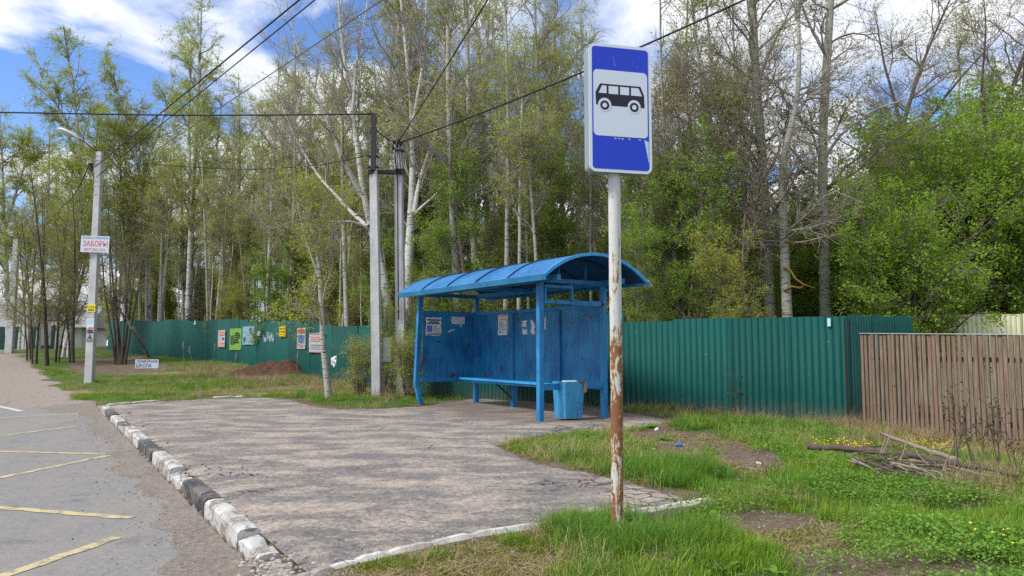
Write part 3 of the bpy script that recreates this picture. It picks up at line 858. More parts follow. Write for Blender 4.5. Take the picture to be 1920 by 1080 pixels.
# plank fence
wf = empty('plank_fence', FENCE_W[0] + Vector((0, 0, hz1(*FENCE_W[0][:2]))), label='weathered brown wooden plank fence with a grey metal cap', cat='fence')
def plank_mesh(w, h, seed):
    mb_ = MB(); rg = random.Random(seed)
    mb_.box((0, -.007, 0), (w, .007, h), None, .002)
    for v in mb_.bm.verts:
        v.co.x += rg.uniform(-.002, .002)
        if v.co.z > h * .5: v.co.x += rg.uniform(-.002, .002)
    me_ = bpy.data.meshes.new('plank'); mb_.bm.to_mesh(me_); mb_.bm.free(); return me_
wmeshes = [plank_mesh(w, 1.66, i) for i, w in enumerate((.078, .084, .09, .074, .082))]
rng = random.Random(12)
inv = wf.matrix_world.copy(); inv = Matrix.Translation(-wf.location)
for a, b in zip(FENCE_W[:-1], FENCE_W[1:]):
    L = (b - a).length; t = (b - a).normalized(); x = 0.0; yaw = math.atan2(t.y, t.x)
    while x < L - .05:
        p = a + t * x; f = (p - FENCE_W[0]).length / 5.8
        top = 1.535 - .085 * min(1, f * 1.5) + rng.uniform(-.006, .002)
        o = link('plank', rng.choice(wmeshes), M['plank'], wf)
        nrm = Vector((-t.y, t.x, 0))
        o.matrix_local = inv @ Matrix.Translation((p.x, p.y, top - 1.66)) @ Matrix.Rotation(yaw + rng.uniform(-.05, .05), 4, 'Z') @ Matrix.Rotation(rng.uniform(-.006, .006), 4, 'Y') @ Matrix.Rotation(rng.uniform(-.006, .006), 4, 'X') @ Matrix.Translation((0, rng.uniform(-.012, .012), 0))
        x += rng.uniform(.099, .112)
    mb = MB(); q0, q1 = a - wf.location, b - wf.location
    f0 = (a - FENCE_W[0]).length / 5.8; f1 = (b - FENCE_W[0]).length / 5.8
    z0, z1 = 1.538 - .085 * min(1, f0 * 1.5) - wf.location.z, 1.538 - .085 * min(1, f1 * 1.5) - wf.location.z
    mb.bar((q0.x, q0.y, z0 + .004), (q1.x, q1.y, z1 + .004), .05, .012, .002); mb.done('cap_rail', M['galv'], wf)
    bk = Vector((t.y, -t.x, 0)) * -.045
    for zz in (.35, 1.25):
        mb = MB(); mb.bar((q0.x + bk.x, q0.y + bk.y, zz), (q1.x + bk.x, q1.y + bk.y, zz), .04, .07, .003); mb.done('cross_rail', M['plank'], wf)

# ------------------------------------------------------------------ bus shelter
sh = bpy.data.objects.new('bus_shelter', None); COL.objects.link(sh); sh.matrix_world = SHM; sh.empty_display_size = .2
tag(sh, 'blue painted steel bus shelter with an arched roof and built-in bench', 'bus shelter')
PT, PZ = .10, 2.42
def post(x, y, top=PZ, w=PT, name='post'):
    mb = MB(); mb.box((x - w / 2, y - w / 2, -.03), (x + w / 2, y + w / 2, top), None, .005); return mb.done(name, M['blue'], sh)
post(0, 0)
# the far front post is kicked in at its foot
mb = MB()
def bent(mb, pts, w):
    rr = []
    for (x, y, z) in pts:
        rr.append([mb.bm.verts.new((x + sx * w / 2, y + sy * w / 2, z)) for sx, sy in ((-1, -1), (1, -1), (1, 1), (-1, 1))])
    for a, b in zip(rr[:-1], rr[1:]):
        for k in range(4): mb.bm.faces.new((a[k], a[(k + 1) % 4], b[(k + 1) % 4], b[k]))
    mb.bm.faces.new(rr[0][::-1]); mb.bm.faces.new(rr[-1])
bent(mb, [(SL - .02, .03, -.03), (SL + .06, -.07, .44), (SL + .055, -.075, .5), (SL, -.02, PZ)], PT)
mb.done('post', M['blue'], sh)['label'] = 'corner post bent near its foot'
mb = MB(); mb.box((SL - .09, -.04, -.02), (SL + .06, .11, .03), None, .004); mb.done('post_foot', M['rust'], sh)
backs = [0.0, 1.36, 2.92, SL]
# legs of the back wall found from where they stand in the picture
def local(px, py): return SHI @ gp(px, py)
backs = [0.0, local(1047, 774).x, local(969, 763).x, SL]
for i, x in enumerate(backs): post(x, SW, PZ if i in (0, 3) else 2.06)
# beams under the roof
def beam(a, b, w, h, mat='blue', name='beam'):
    mb = MB(); mb.bar(a, b, w, h, .004); return mb.done(name, M[mat], sh)
for y in (0, SW):
    beam((-.55, y, PZ + .05), (SL + .2, y, PZ + .05), .08, .10)
for x in (0, SL * .5, SL):
    beam((x, .042, PZ + .045), (x, SW - .042, PZ + .045), .06, .08)
# back wall: three sheets between the posts, with top and bottom rails
for i in range(3):
    x0, x1 = backs[i] + PT / 2, backs[i + 1] - PT / 2
    mb = MB(); mb.box((x0 - .002, SW - .008, .56), (x1 + .002, SW + .0, 2.04), None, .001)
    mb.done('back_panel', M['bluepanel'], sh)
beam((backs[0] + .05, SW - .02, 2.06), (backs[3] - .05, SW - .02, 2.06), .06, .075, name='top_rail')
beam((backs[0] + .05, SW - .018, .53), (backs[3] - .05, SW - .018, .53), .05, .06, name='bottom_rail')
for x in backs[1:3]:
    beam((x, SW - .032, .575), (x, SW - .032, 2.02), .09, .06, 'bluepanel', 'stud')
# far side wall
mb = MB(); mb.box((SL - .004, .055, .58), (SL + .004, SW - PT / 2, 2.04), None, .001); mb.done('side_panel', M['bluepanel'], sh)
beam((SL - .01, .055, 2.06), (SL - .01, SW - .05, 2.06), .06, .085, name='top_rail')
beam((SL - .01, .0, .555), (SL - .01, SW - .05, .555), .06, .085, name='bottom_rail')
# near side: open, with a rail at bench height and a small window frame at the top
beam((0, .05, .60), (0, SW - .05, .60), .05, .11, name='side_rail')
beam((0, .05, 2.085), (0, SW - .05, 2.085), .06, .09, name='top_rail')
wfm = empty('window_frame'); wfm.parent = sh
wfm2 = MB()
fy0, fy1, fz0, fz1 = .055, .70, 2.055, 2.385
for (a, b) in (((-.05, fy0, fz0 + .025), (-.05, fy1, fz0 + .025)), ((-.05, fy0, fz1 - .025), (-.05, fy1, fz1 - .025))): wfm2.bar(a, b, .03, .05, .003)
for y in (fy0 + .022, fy1 - .022): wfm2.bar((-.05, y, fz0 + .052), (-.05, y, fz1 - .052), .044, .03, .003)
bpy.data.objects.remove(wfm)
wfo = wfm2.done('window_frame', M['blue'], sh)
beam((0, .70, 2.13), (0, .70, PZ), .04, .04, name='mullion')
# bench
BZ = .60
bench = MB(); bench.bar((.25, SW - .47, BZ - .07), (SL - .25, SW - .47, BZ - .07), .04, .04, .003)
bench = bench.done('bench', M['blue'], sh)
for k in range(4):
    y = SW - .42 + k * .105 - .06
    mb = MB(); mb.box((.07, y - .047, BZ - .045), (SL - .12 - (.0 if k else .0), y + .047, BZ), None, .004)
    o = mb.done('slat', M['bluelight'] if k == 0 else M['blue'], bench)
for x in backs[1:3]:
    mb = MB(); mb.bar((x, SW - .04, .18), (x, SW - .44, BZ - .09), .03, .03, .002); mb.done('brace', M['darksteel'], bench)
    mb = MB(); mb.bar((x, SW - .05, BZ - .07), (x, SW - .44, BZ - .07), .04, .05, .002); mb.done('bracket', M['darksteel'], bench)
# arched roof
RX0, RX1, RY0, RY1, RZ0, RISE = -.70, SL + .27, -.43, SW + .43, 2.47, .43
cy = (RY0 + RY1) / 2; hw = (RY1 - RY0) / 2; rad = (hw * hw + RISE * RISE) / (2 * RISE); a0 = math.asin(hw / rad)
NA = 22
def arc(t, off=0.0):
    a = -a0 + 2 * a0 * t; r_ = rad + off
    return cy + r_ * math.sin(a), RZ0 + RISE - rad + r_ * math.cos(a)
def arch_strip(x0, x1, o0, o1, name, mat, parent, t0=0., t1=1.):
    mb_ = MB(); rings = []
    for i in range(NA + 1):
        t = t0 + (t1 - t0) * i / NA
        (ya, za), (yb, zb) = arc(t, o0), arc(t, o1)
        rings.append([mb_.bm.verts.new(v) for v in ((x0, ya, za), (x1, ya, za), (x1, yb, zb), (x0, yb, zb))])
    for a, b in zip(rings[:-1], rings[1:]):
        for k in range(4):
            f = mb_.bm.faces.new((a[k], a[(k + 1) % 4], b[(k + 1) % 4], b[k])); f.smooth = False
    mb_.bm.faces.new(rings[0]); mb_.bm.faces.new(rings[-1][::-1])
    return mb_.done(name, mat, parent)
roof = arch_strip(RX0 + .01, RX1 - .01, -.02, -.004, 'roof', M['blueshadeseam'], sh)
nb_ = 5
for i in range(nb_):
    x0 = RX0 + (RX1 - RX0) * i / nb_; x1 = RX0 + (RX1 - RX0) * (i + 1) / nb_
    arch_strip(x0 + .012, x1 - .012, .0, .006, 'roof_sheet', M['blueroof'], roof)
for i in range(1, nb_):
    x0 = RX0 + (RX1 - RX0) * i / nb_
    arch_strip(x0 - .014, x0 + .014, -.002, .030, 'roof_seam', M['blueshadeseam'], roof)
for x0 in (RX0, RX1):
    arch_strip(x0 - .025, x0 + .02, -.035, .018, 'roof_edge', M['bluelight'], roof)
for i in range(1, nb_ + 0):
    x0 = RX0 + (RX1 - RX0) * (i - .45) / nb_
    arch_strip(x0 - .02, x0 + .02, -.06, -.022, 'roof_rib', M['blueshadeseam'], roof)
for (y, sgn) in ((RY0, -1), (RY1, 1)):
    mb = MB(); m_ = Matrix.Translation((0, y, RZ0 - .005)) @ Matrix.Rotation(R(-28 * sgn), 4, 'X')
    mb.box((RX0 - .03, -.006, -.075), (RX1 + .03, .006, .035), m_, .002)
    mb.done('fascia', M['bluefascia'], roof)
mb = MB(); m_ = Matrix.Translation((RX0 - .02, RY1 + .02, RZ0 - .01)) @ Matrix.Rotation(R(-50), 4, 'X')
mb.box((-.05, -.03, -.004), (.10, .11, .004), m_, .001); mb.done('bent_corner', M['galv'], roof)
# roof struts standing on the beams
for x in (.0, SL * .5, SL):
    for y in (.42, SW - .42):
        z = math.sqrt(max(0, (rad - .07) ** 2 - (y - cy) ** 2)) + RZ0 + RISE - rad
        mb = MB(); mb.bar((x, y, PZ + .087), (x, y, z), .03, .03, .002); mb.done('strut', M['blue'], sh)

# paper notices stuck inside the shelter
def torn(w, h, seed, amt=.12, n=26):
    rg = random.Random(seed); pts = []
    for i in range(n):
        t = i / n * 4; k = int(t); f = t - k
        x, y = ((f, 0), (1, f), (1 - f, 1), (0, 1 - f))[k]
        j = amt * rg.random() ** 2
        x = .5 + (x - .5) * (1 - 2 * j); y = .5 + (y - .5) * (1 - 2 * j)
        pts.append(((x - .5) * w, (y - .5) * h))
    return pts
def notice(loc_m, poly, label, mat=None, name='notice'):
    mb_ = MB(); mb_.prism([(x, z) for x, z in poly], 0, .0015, FRONT)
    o = mb_.done(name, mat or M['paper']); o.matrix_world = loc_m
    return tag(o, label, 'notice')
def lines(o, rows, name='print', mat=None, y=-.0022):
    """rows of (x0,x1,z0,z1) printed blocks standing on the sheet's face"""
    mb_ = MB()
    for (x0, x1, z0, z1) in rows: mb_.box((x0, y, z0), (x1, y + .0005, z1))
    r2 = mb_.done(name, mat or M['greyink'], o); r2['kind'] = 'stuff'; return r2
def textrows(x0, x1, z0, z1, n, seed, fill=.55):
    rg = random.Random(seed); out = []; dz = (z1 - z0) / n
    for i in range(n):
        z = z1 - (i + 1) * dz; x = x0; e = x1 - (rg.random() < .3) * (x1 - x0) * rg.uniform(.1, .5)
        while x < e:
            w = rg.uniform(.04, .14) * (x1 - x0); out.append((x, min(x + w, e), z + dz * (1 - fill) / 2, z + dz * (1 + fill) / 2)); x += w + .02 * (x1 - x0)
    return out
BACKM = SHM @ Matrix.Rotation(R(180), 4, 'Z')                          # faces the bench side (local -Y = shelter -W after the turn below)
def on_back(x, z): return SHM @ Matrix.Translation((x, SW - .0095, z)) @ Matrix.Rotation(0, 4, 'Z') @ Matrix.Diagonal((-1, 1, 1, 1)) if False else SHM @ Matrix.Translation((x, SW - .0095, z)) @ Matrix.Identity(4)
def wall_local(px, py, plane):
    """where a sight line meets a wall of the shelter; plane = ('y', value) or ('x', value) in shelter axes"""
    o_ = SHI @ Vector((0, 0, H)); d_ = SHI.to_3x3() @ ray(px, py)
    a = 1 if plane[0] == 'y' else 0
    t = (plane[1] - o_[a]) / d_[a]
    return o_ + d_ * t
# X axis along the wall as seen from inside, left to right
MBK = SHM @ Matrix.Rotation(math.pi, 4, 'Z')      # local: x -> -L, y -> -W
def back_place(px, py):
    p = wall_local(px, py, ('y', SW - .010))
    m_ = Matrix((-LV, WV, Vector((0, 0, 1)))).transposed().to_4x4(); m_.translation = SHM @ p
    return m_
def side_place(px, py):
    p = wall_local(px, py, ('x', SL - .0065))
    m_ = Matrix((WV, LV, Vector((0, 0, 1)))).transposed().to_4x4(); m_.translation = SHM @ p
    return m_
def flat_front(m_):                                # prism is built with FRONT; its face looks along local -Y
    return m_
o = notice(side_place(813, 612), torn(.40, .42, 1, .05), 'torn white notice with heavy black headings on the far side wall of shelter')
lines(o, [(-.17, .17, .13, .16), (-.12, .12, .085, .115), (-.17, .17, .05, .075), (-.17, .17, -.185, -.16)], mat=M['ink']); lines(o, textrows(-.01, .17, -.14, .02, 7, 3))
lines(o, [(-.17, -.03, -.13, .02)], 'print', M['lblueink'])
o = notice(side_place(859, 601), torn(.36, .18, 2, .05), 'small blank white paper with a hanging strip on the far side wall of shelter')
lines(o, textrows(-.15, .12, -.05, .05, 4, 6, .3), mat=M['signrim'])
mb = MB(); mb.box((.05, -.0015, -.15), (.09, 0, -.07)); mb.done('strip', M['paper'], o)
o = notice(side_place(846, 620), torn(.2, .035, 5, .2), 'thin scrap of torn white paper on the far side wall of shelter')
o.rotation_euler.rotate_axis('Y', R(-18))
o = notice(back_place(943, 608), torn(.40, .48, 4, .02), 'tall white timetable sheet with an orange band on the shelter back wall')
lines(o, textrows(-.16, .12, -.14, .07, 8, 8)); lines(o, [(-.12, .12, .085, .12)], 'print', M['orange']); lines(o, textrows(-.18, .18, .17, .225, 2, 9), mat=M['ink']); lines(o, textrows(.14, .19, -.2, .14, 9, 10), mat=M['ink']); lines(o, [(-.14, -.08, -.19, -.15), (-.03, .0, -.2, -.16)], mat=M['ink'])
for (px, py, w, h, sd, lb) in ((983, 607, .20, .15, 11, 'white paper scrap with faded print lines beside the shelter stud'), (984, 622, .2, .13, 12, 'ragged lower scrap of torn white paper on shelter back wall'),
                               (999, 613, .17, .34, 13, 'ragged tall scrap of torn white paper behind the front post'), (1022, 606, .05, .32, 14, 'narrow sliver of torn white paper right of the front post')):
    o = notice(back_place(px, py), torn(w, h, sd, .3, 44), lb)

# litter bin hung on the near rail
BM_ = SHM @ Matrix.Translation((0, .62, .05))
bin_ = bpy.data.objects.new('litter_bin', None); COL.objects.link(bin_); bin_.matrix_world = BM_
tag(bin_, 'tapered light blue steel litter bin beside the near end of bench', 'litter bin')
bw, bd, tw, td, bh = .155, .185, .19, .215, .64
c0 = [(-bw, -bd), (bw, -bd), (bw, bd), (-bw, bd)]; c1 = [(-tw, -td), (tw, -td), (tw, td), (-tw, td)]
for k in range(4):
    mb = MB(); a, b, c, d = (*c0[k], 0), (*c0[(k + 1) % 4], 0), (*c1[(k + 1) % 4], bh), (*c1[k], bh)
    n_ = (Vector(b) - Vector(a)).cross(Vector(d) - Vector(a)).normalized()
    A = [mb.bm.verts.new(Vector(v)) for v in (a, b, c, d)]; B = [mb.bm.verts.new(Vector(v) - n_ * .008) for v in (a, b, c, d)]
    mb.bm.faces.new(A); mb.bm.faces.new(B[::-1])
    for i in range(4): mb.bm.faces.new((A[i], B[i], B[(i + 1) % 4], A[(i + 1) % 4]))
    mb.done('panel', M['bluefascia'], bin_)
mb = MB(); mb.box((-bw + .01, -bd + .01, .004), (bw - .01, bd - .01, .012)); mb.done('bottom', M['bluelight'], bin_)
mb = MB(); mb.box((-.03, -td - .10, bh - .12), (.0, -td - .012, bh - .06), None, .004); mb.done('hanger', M['blue'], bin_)
mb = MB()
pts = [(-tw - .012, td * .2, bh + .015), (-tw - .012, td + .02, bh + .012), (-tw - .03, td + .03, bh - .18), (-tw - .01, td - .05, bh - .22), (-tw - .02, td - .03, bh - .05)]
vs2 = [mb.bm.verts.new(p) for p in pts]; mb.bm.faces.new(vs2)
r_ = bmesh.ops.solidify(mb.bm, geom=mb.bm.faces[:], thickness=.004)
M['liner'] = plain('brown_liner', (.26, .15, .10), .7, .3, 12)
mb.done('liner', M['liner'], bin_)
mb = MB(); mb.box((-.1, -.1, bh - .03), (.08, .14, bh + .012), Matrix.Rotation(.3, 4, 'Z'), .02); mb.done('bag_edge', M['bag'], bin_)

# ------------------------------------------------------------------ bus stop sign
SB = tp(1157, 996)
SY = at(1155, 205, SB.y)
sg = empty('bus_stop_sign', SB, 0, 'blue and white bus stop sign on a rusty grey pole', 'sign')
topz = at(1157, 100, SB.y).z
mb = MB()
# slightly dented tube
pts = [(0 + .004 * math.sin(z * 2.1), 0, z) for z in np.linspace(-.1, topz - SB.z - .05, 24)]
mb.tube(pts, [.0445 + .0008 * math.sin(i * 1.7) for i in range(24)], 24)
for v in mb.bm.verts: v.co.x += (at(1153, 340, SB.y).x - SB.x) * max(0, v.co.z) / 2.6
mb.done('pole', M['rustpole'], sg)
PH = R(13.5)
zt = at(1155, 92, SB.y).z - SB.z; zb = at(1155, 328, SB.y).z - SB.z
sh_ = zt - zb; swd = .485
face = bpy.data.objects.new('sign_box', None)
def rrect(w, h, r, n=6, cx=0, cz=0):
    pts = []
    for (sx, sz, a) in ((1, 1, 0), (-1, 1, 90), (-1, -1, 180), (1, -1, 270)):
        for i in range(n + 1):
            t = R(a + 90 * i / n); pts.append((cx + sx * (w / 2 - r) + r * math.cos(t), cz + sz * (h / 2 - r) + r * math.sin(t)))
    return pts
def plate(poly, y0, y1, name, mat, parent):
    """rounded plate standing in XZ from depth y1 (back) to y0 (front, smaller)"""
    mb_ = MB(); mb_.prism(poly, 0, y1 - y0, Matrix.Translation((0, y1, 0)) @ FRONT); return mb_.done(name, mat, parent)
def face_off(): return Matrix.Translation((at(1158, 340, SB.y).x - SB.x + .012, -.045, (zt + zb) / 2)) @ Matrix.Rotation(PH, 4, 'Z')
box = plate(rrect(swd - .012, sh_ - .012, .045), -.018, .10, 'sign_box', M['signside'], sg); box.matrix_local = face_off()
plate(rrect(swd, sh_, .05), -.026, -.0182, 'rim', M['signrim'], box)
plate(rrect(swd - .045, sh_ - .045, .025), -.0275, -.0262, 'blue_face', M['signblue'], box)
plate(rrect(swd - .064, sh_ * .515, .032, cz=sh_ * .036), -.0290, -.0278, 'white_panel', M['signwhite'], box)
# the little bus, in plate coordinates (u right, v up), facing left
def pic(polys, y0, y1, name, mat):
    mb_ = MB()
    for q in polys: mb_.prism(q, 0, y1 - y0, Matrix.Translation((0, y1, 0)) @ FRONT)
    return mb_.done(name, mat, box)
bx, bz = .0, sh_ * .083 + .006
def T(pts, s=.0039): return [(bx + x * s, bz + z * s) for x, z in pts]
def circ(cx, cz, r, n=24): return [(cx + r * math.cos(6.2832 * i / n), cz + r * math.sin(6.2832 * i / n)) for i in range(n)]
body = [(-49, -17), (-50, 6), (-41, 23), (40, 23), (47, 6), (48, -17), (47, -18), (-44, -18)]
pic([T(body)], -.0300, -.0291, 'bus_symbol', M['signblack'])
pic([T(q) for q in ([(-44, 5), (-37, 19.5), (-28, 19.5), (-28, 5)], [(-24, 4.5), (-24, 19.5), (-5, 19.5), (-5, 4.5)], [(-1, 4.5), (-1, 19.5), (17, 19.5), (17, 4.5)], [(21, 4.5), (21, 19.5), (36, 19.5), (43, 4.5)],
                    circ(-32, -17, 13), circ(27, -17, 13))], -.0306, -.0301, 'bus_windows', M['signwhite'])
pic([T(circ(-32, -18, 9)), T(circ(27, -18, 9))], -.0312, -.0307, 'bus_wheels', M['signblack'])
pic([T(circ(-32, -18, 4.6)), T(circ(27, -18, 4.6))], -.0318, -.0313, 'wheel_hubs', M['signwhite'])
# peeled corner and scratches of the film
pic([[(swd / 2 - .026, -sh_ * .25), (swd / 2 - .026, -sh_ * .42), (swd / 2 - .06, -sh_ * .232)]], -.0282, -.0276, 'peeled_film', M['paleblue'])
rg = random.Random(4)
pic([[(x, z), (x + .006, z - .012), (x + .024, z - l), (x + .016, z - l)] for x, z, l in ((-.06, sh_ * .42, .085), (.02, sh_ * .40, .02), (.09, sh_ * .37, .012), (.13, sh_ * .345, .012), (.165, sh_ * .33, .03), (-.1, sh_ * .32, .02), (-.17, sh_ * .37, .012))], -.0281, -.0276, 'scratches', M['lblueink'])['kind'] = 'stuff'
pic([[(-.055 + i * .027, -sh_ * .232), (-.04 + i * .027, -sh_ * .242 - .006 * rg.random()), (-.033 + i * .027, -sh_ * .235)] for i in (0, 1, 2, 4, 7)], -.0281, -.0276, 'film_shreds', M['signwhite'])
for zc_ in (.22, -.22):
    mb = MB(); mb.tube([(.0, .10, zc_ - .02), (.0, .10, zc_ + .02)], .055, 16); o = mb.done('clamp', M['galv'], box)

# ------------------------------------------------------------------ poles
def concrete_pole(parent, h, w0, w1, rz, lean=(0, 0)):
    mb_ = MB(); rr = []
    for z, w in ((-.2, w0), (h * .5, (w0 + w1) / 2), (h, w1)):
        rr.append([mb_.bm.verts.new((x * w * .5 + lean[0] * max(z, 0), y * w * .36 + lean[1] * max(z, 0), z)) for x, y in ((-1, -1), (1, -1), (.86, 1), (-.86, 1))])
    for a, b in zip(rr[:-1], rr[1:]):
        for k in range(4): mb_.bm.faces.new((a[k], a[(k + 1) % 4], b[(k + 1) % 4], b[k]))
    mb_.bm.faces.new(rr[0][::-1]); mb_.bm.faces.new(rr[-1])
    es = [e for e in mb_.bm.edges if abs(e.verts[0].co.z - e.verts[1].co.z) > 1]
    bmesh.ops.bevel(mb_.bm, geom=es, offset=.018, segments=1, affect='EDGES')
    o = mb_.done('pole', M['concrete'], parent); o.rotation_euler.z = rz
    return o
def band(parent, x, y, z, w, mat='galv', t=.018):
    mb_ = MB(); mb_.box((x - w / 2, y - w * .40, z - t), (x + w / 2, y + w * .40, z + t), None, .003); return mb_.done('band', M[mat], parent)
def lamp_head(parent, m_):
    """arm and cobra-head lamp; local +X is outwards"""
    arm = MB(); arm.tube([(0, 0, 0), (.25, 0, .10), (.62, 0, .30), (.95, 0, .45)], .026, 8); a = arm.done('lamp_arm', M['rust'], parent); a.matrix_local = m_
    mb_ = MB(); n = 10; rings = []
    prof = [(0, .035, .035), (.10, .07, .06), (.3, .13, .10), (.55, .17, .11), (.78, .16, .095), (.92, .10, .06), (.98, .02, .02)]
    for x, w, h in prof:
        ring = []
        for k in range(14):
            t = 6.2832 * k / 14; z = math.sin(t) * h
            if z < 0: z *= .35
            ring.append(mb_.bm.verts.new((x, math.cos(t) * w, z)))
        rings.append(ring)
    for A, B in zip(rings[:-1], rings[1:]):
        for k in range(14):
            f = mb_.bm.faces.new((A[k], A[(k + 1) % 14], B[(k + 1) % 14], B[k])); f.smooth = True
    mb_.bm.faces.new(rings[0]); mb_.bm.faces.new(rings[-1][::-1])
    hd = mb_.done('lamp_head', M['lampwhite'], parent)
    hd.matrix_local = m_ @ Matrix.Translation((.90, 0, .43)) @ Matrix.Rotation(R(-24), 4, 'Y')
    mb_ = MB()
    bmesh.ops.create_uvsphere(mb_.bm, u_segments=14, v_segments=8, radius=1, matrix=Matrix.Translation((.55, 0, -.03)) @ Matrix.Diagonal((.30, .135, .06, 1)))
    for f in mb_.bm.faces: f.smooth = True
    mb_.done('lens', M['lampglass'], hd)
# near lamp post
LP = tp(168, 718)
lpz = at(187, 285, LP.y).z - LP.z
lpx = at(187, 285, LP.y).x - LP.x
lp = empty('lamp_post', LP, 0, 'tall concrete lamp post carrying the red and white advert board', 'lamp post', 'concrete lamp posts along the road')
pl = concrete_pole(lp, lpz, .30, .21, R(-6), (lpx / lpz, 0))
lamp_head(lp, Matrix.Translation((lpx, 0, lpz - .02)) @ Matrix.Rotation(R(205), 4, 'Z') @ Matrix.Diagonal((.70, 1.25, .95, 1)))
for py in (292, 301, 308, 340, 349, 365):
    z = at(185, py, LP.y).z - LP.z; band(lp, lpx * z / lpz, 0, z, .225 + .02 * (1 - z / lpz), 'galv', .012)
mb = MB(); zc_ = at(172, 312, LP.y).z - LP.z; mb.box((lpx - .34, -.08, zc_ - .16), (lpx - .22, .08, zc_ + .12), None, .03); mb.done('cable_clamp', M['darksteel'], lp)
# far lamp post at the left edge
LP2 = tp(18, 662)
f2 = at(32, 448, LP2.y); z2 = f2.z - LP2.z
lp2 = empty('lamp_post', LP2, 0, 'farther concrete lamp post at the left edge of the photo', 'lamp post', 'concrete lamp posts along the road')
concrete_pole(lp2, z2, .45, .34, 0, ((f2.x - LP2.x) / z2, 0))
lamp_head(lp2, Matrix.Translation((f2.x - LP2.x, 0, z2 - .02)) @ Matrix.Rotation(R(200), 4, 'Z') @ Matrix.Diagonal((1.7, 1.7, 1.7, 1)))
# the two utility poles beside the shelter
UP1 = tp(708, 745); UP2 = tp(754, 744)
UP2 = Vector((at(754, 744, UP1.y + .25).x, UP1.y + .25, hz1(at(754, 744, UP1.y + .25).x, UP1.y + .25)))
t1 = at(700, 288, UP1.y); h1 = t1.z - UP1.z
up1 = empty('utility_pole', UP1, 0, 'left concrete utility pole with a dark steel extension on top', 'utility pole', 'paired concrete utility poles beside the shelter')
concrete_pole(up1, h1, .25, .21, R(-16), ((t1.x - UP1.x) / h1, 0))
tx = at(701, 215, UP1.y)
mb = MB(); mb.bar((t1.x - UP1.x + .02, -.10, h1 - .45), (tx.x - UP1.x + .02, -.10, tx.z - UP1.z), .13, .06, .004, Vector((0, 1, 0))); mb.done('steel_extension', M['darksteel'], up1)
for zz in (h1 - .08, h1 - .36): band(up1, t1.x - UP1.x, 0, zz, .25, 'darksteel', .02)
xb = at(735, 322, UP1.y)
mb = MB(); mb.bar((at(690, 323, UP1.y).x - UP1.x, -.02, xb.z - UP1.z - .01), (at(757, 319, UP1.y).x - UP1.x, .2, xb.z - UP1.z + .03), .10, .10, .004); mb.done('tie_bar', M['darksteel'], up1)
t2_ = at(746, 272, UP2.y); h2 = t2_.z - UP2.z
up2 = empty('utility_pole', UP2, 0, 'right concrete utility pole next to shelter carrying cables and grey meter box', 'utility pole', 'paired concrete utility poles beside the shelter')
concrete_pole(up2, h2, .25, .205, R(-16), ((t2_.x - UP2.x) / h2, 0))
mb = MB(); zz = lambda px, py: at(px, py, UP2.y) - UP2
mb.tube([zz(744, 290) + Vector((-.03, -.15, 0)), zz(747, 340) + Vector((0, -.13, 0)), zz(749, 450) + Vector((-.02, -.13, 0)), zz(750, 600) + Vector((-.02, -.13, 0))], .016, 6); mb.done('down_cable', M['cable'], up2)
for dz_, dx_ in ((.05, -.06), (.0, .08), (-.05, .0), (.09, .03), (-.1, -.08)):
    mb = MB(); mb.tube([(t2_.x - UP2.x + dx_, -.12, h2 + dz_ - .05), (t2_.x - UP2.x + dx_ * 1.6, -.14, h2 + dz_ + .05)], .04, 8); mb.done('insulator', M['darksteel'], up2)
for py in (283, 319): band(up2, (at(748, py, UP2.y).x - UP2.x) * .9, 0, at(748, py, UP2.y).z - UP2.z, .235, 'darksteel', .02)
mb = MB()
rg = random.Random(2)
for i in range(4):
    a = Vector((t2_.x - UP2.x + rg.uniform(-.1, .1), -.14, h2 - .02)); mb.tube([a, a + Vector((rg.uniform(-.1, .05), -.04, -.35)), a + Vector((rg.uniform(-.12, .12), -.01, -.7 - .3 * rg.random()))], .009, 5)
mb.done('loose_wires', M['cable'], up2)
def meter(up, px, py, w, h, Yd):
    c = at(px, py, Yd) - up.location; mb_ = MB(); mb_.box((c.x - w / 2, c.y - .1, c.z - h / 2), (c.x + w / 2, c.y + .1, c.z + h / 2), None, .012); o_ = mb_.done('meter_box', M['boxgrey'], up)
    mb_ = MB(); mb_.box((c.x - w / 2 + .03, c.y - .108, c.z - h / 2 + .04), (c.x + w / 2 - .03, c.y - .102, c.z + h / 2 - .04), None, .002); mb_.done('box_door', M['boxgrey'], o_)
meter(up2, 760, 664, .24, .50, UP2.y + .12)
meter(up1, 727, 656, .22, .62, UP1.y + .22)

# cables: sagging from point to point
def cable(name, pts, r, label, sag=.0, mat='cable'):
    P = [Vector(p) for p in pts]; out = []
    for a, b in zip(P[:-1], P[1:]):
        for i in range(16):
            t = i / 16; q = a.lerp(b, t); q.z -= sag * 4 * t * (1 - t) ; out.append(q)
    out.append(P[-1])
    mb_ = MB(); mb_.tube(out, r, 6)
    return tag(mb_.done(name, M[mat]), label, 'cable', 'overhead cables')
LT = LP + Vector((lpx, -.15, lpz))
def thru(a, px, py, h_, ext):
    """from a through the point of the sight line at height h_, and on past it by ext"""
    r = ray(px, py); t = (h_ - H) / r.z; b = Vector((0, 0, H)) + r * t
    d = b - Vector(a); return [a, b, b + d * ext]
ca = at(176, 322, LP.y) + Vector((0, -.2, 0))
cable('overhead_cable', thru(ca, 561, 0, ca.z + .1, 1.1), .017, 'thick black overhead cable rising from lamp post to the top edge, leftmost of three')
cb = at(196, 352, LP.y) + Vector((0, -.2, 0))
cable('overhead_cable', thru(at(186, 335, LP.y) + Vector((0, -.2, 0)), 590, 0, ca.z + .1, 1.1), .013, 'middle of three black overhead cables rising from the lamp post')
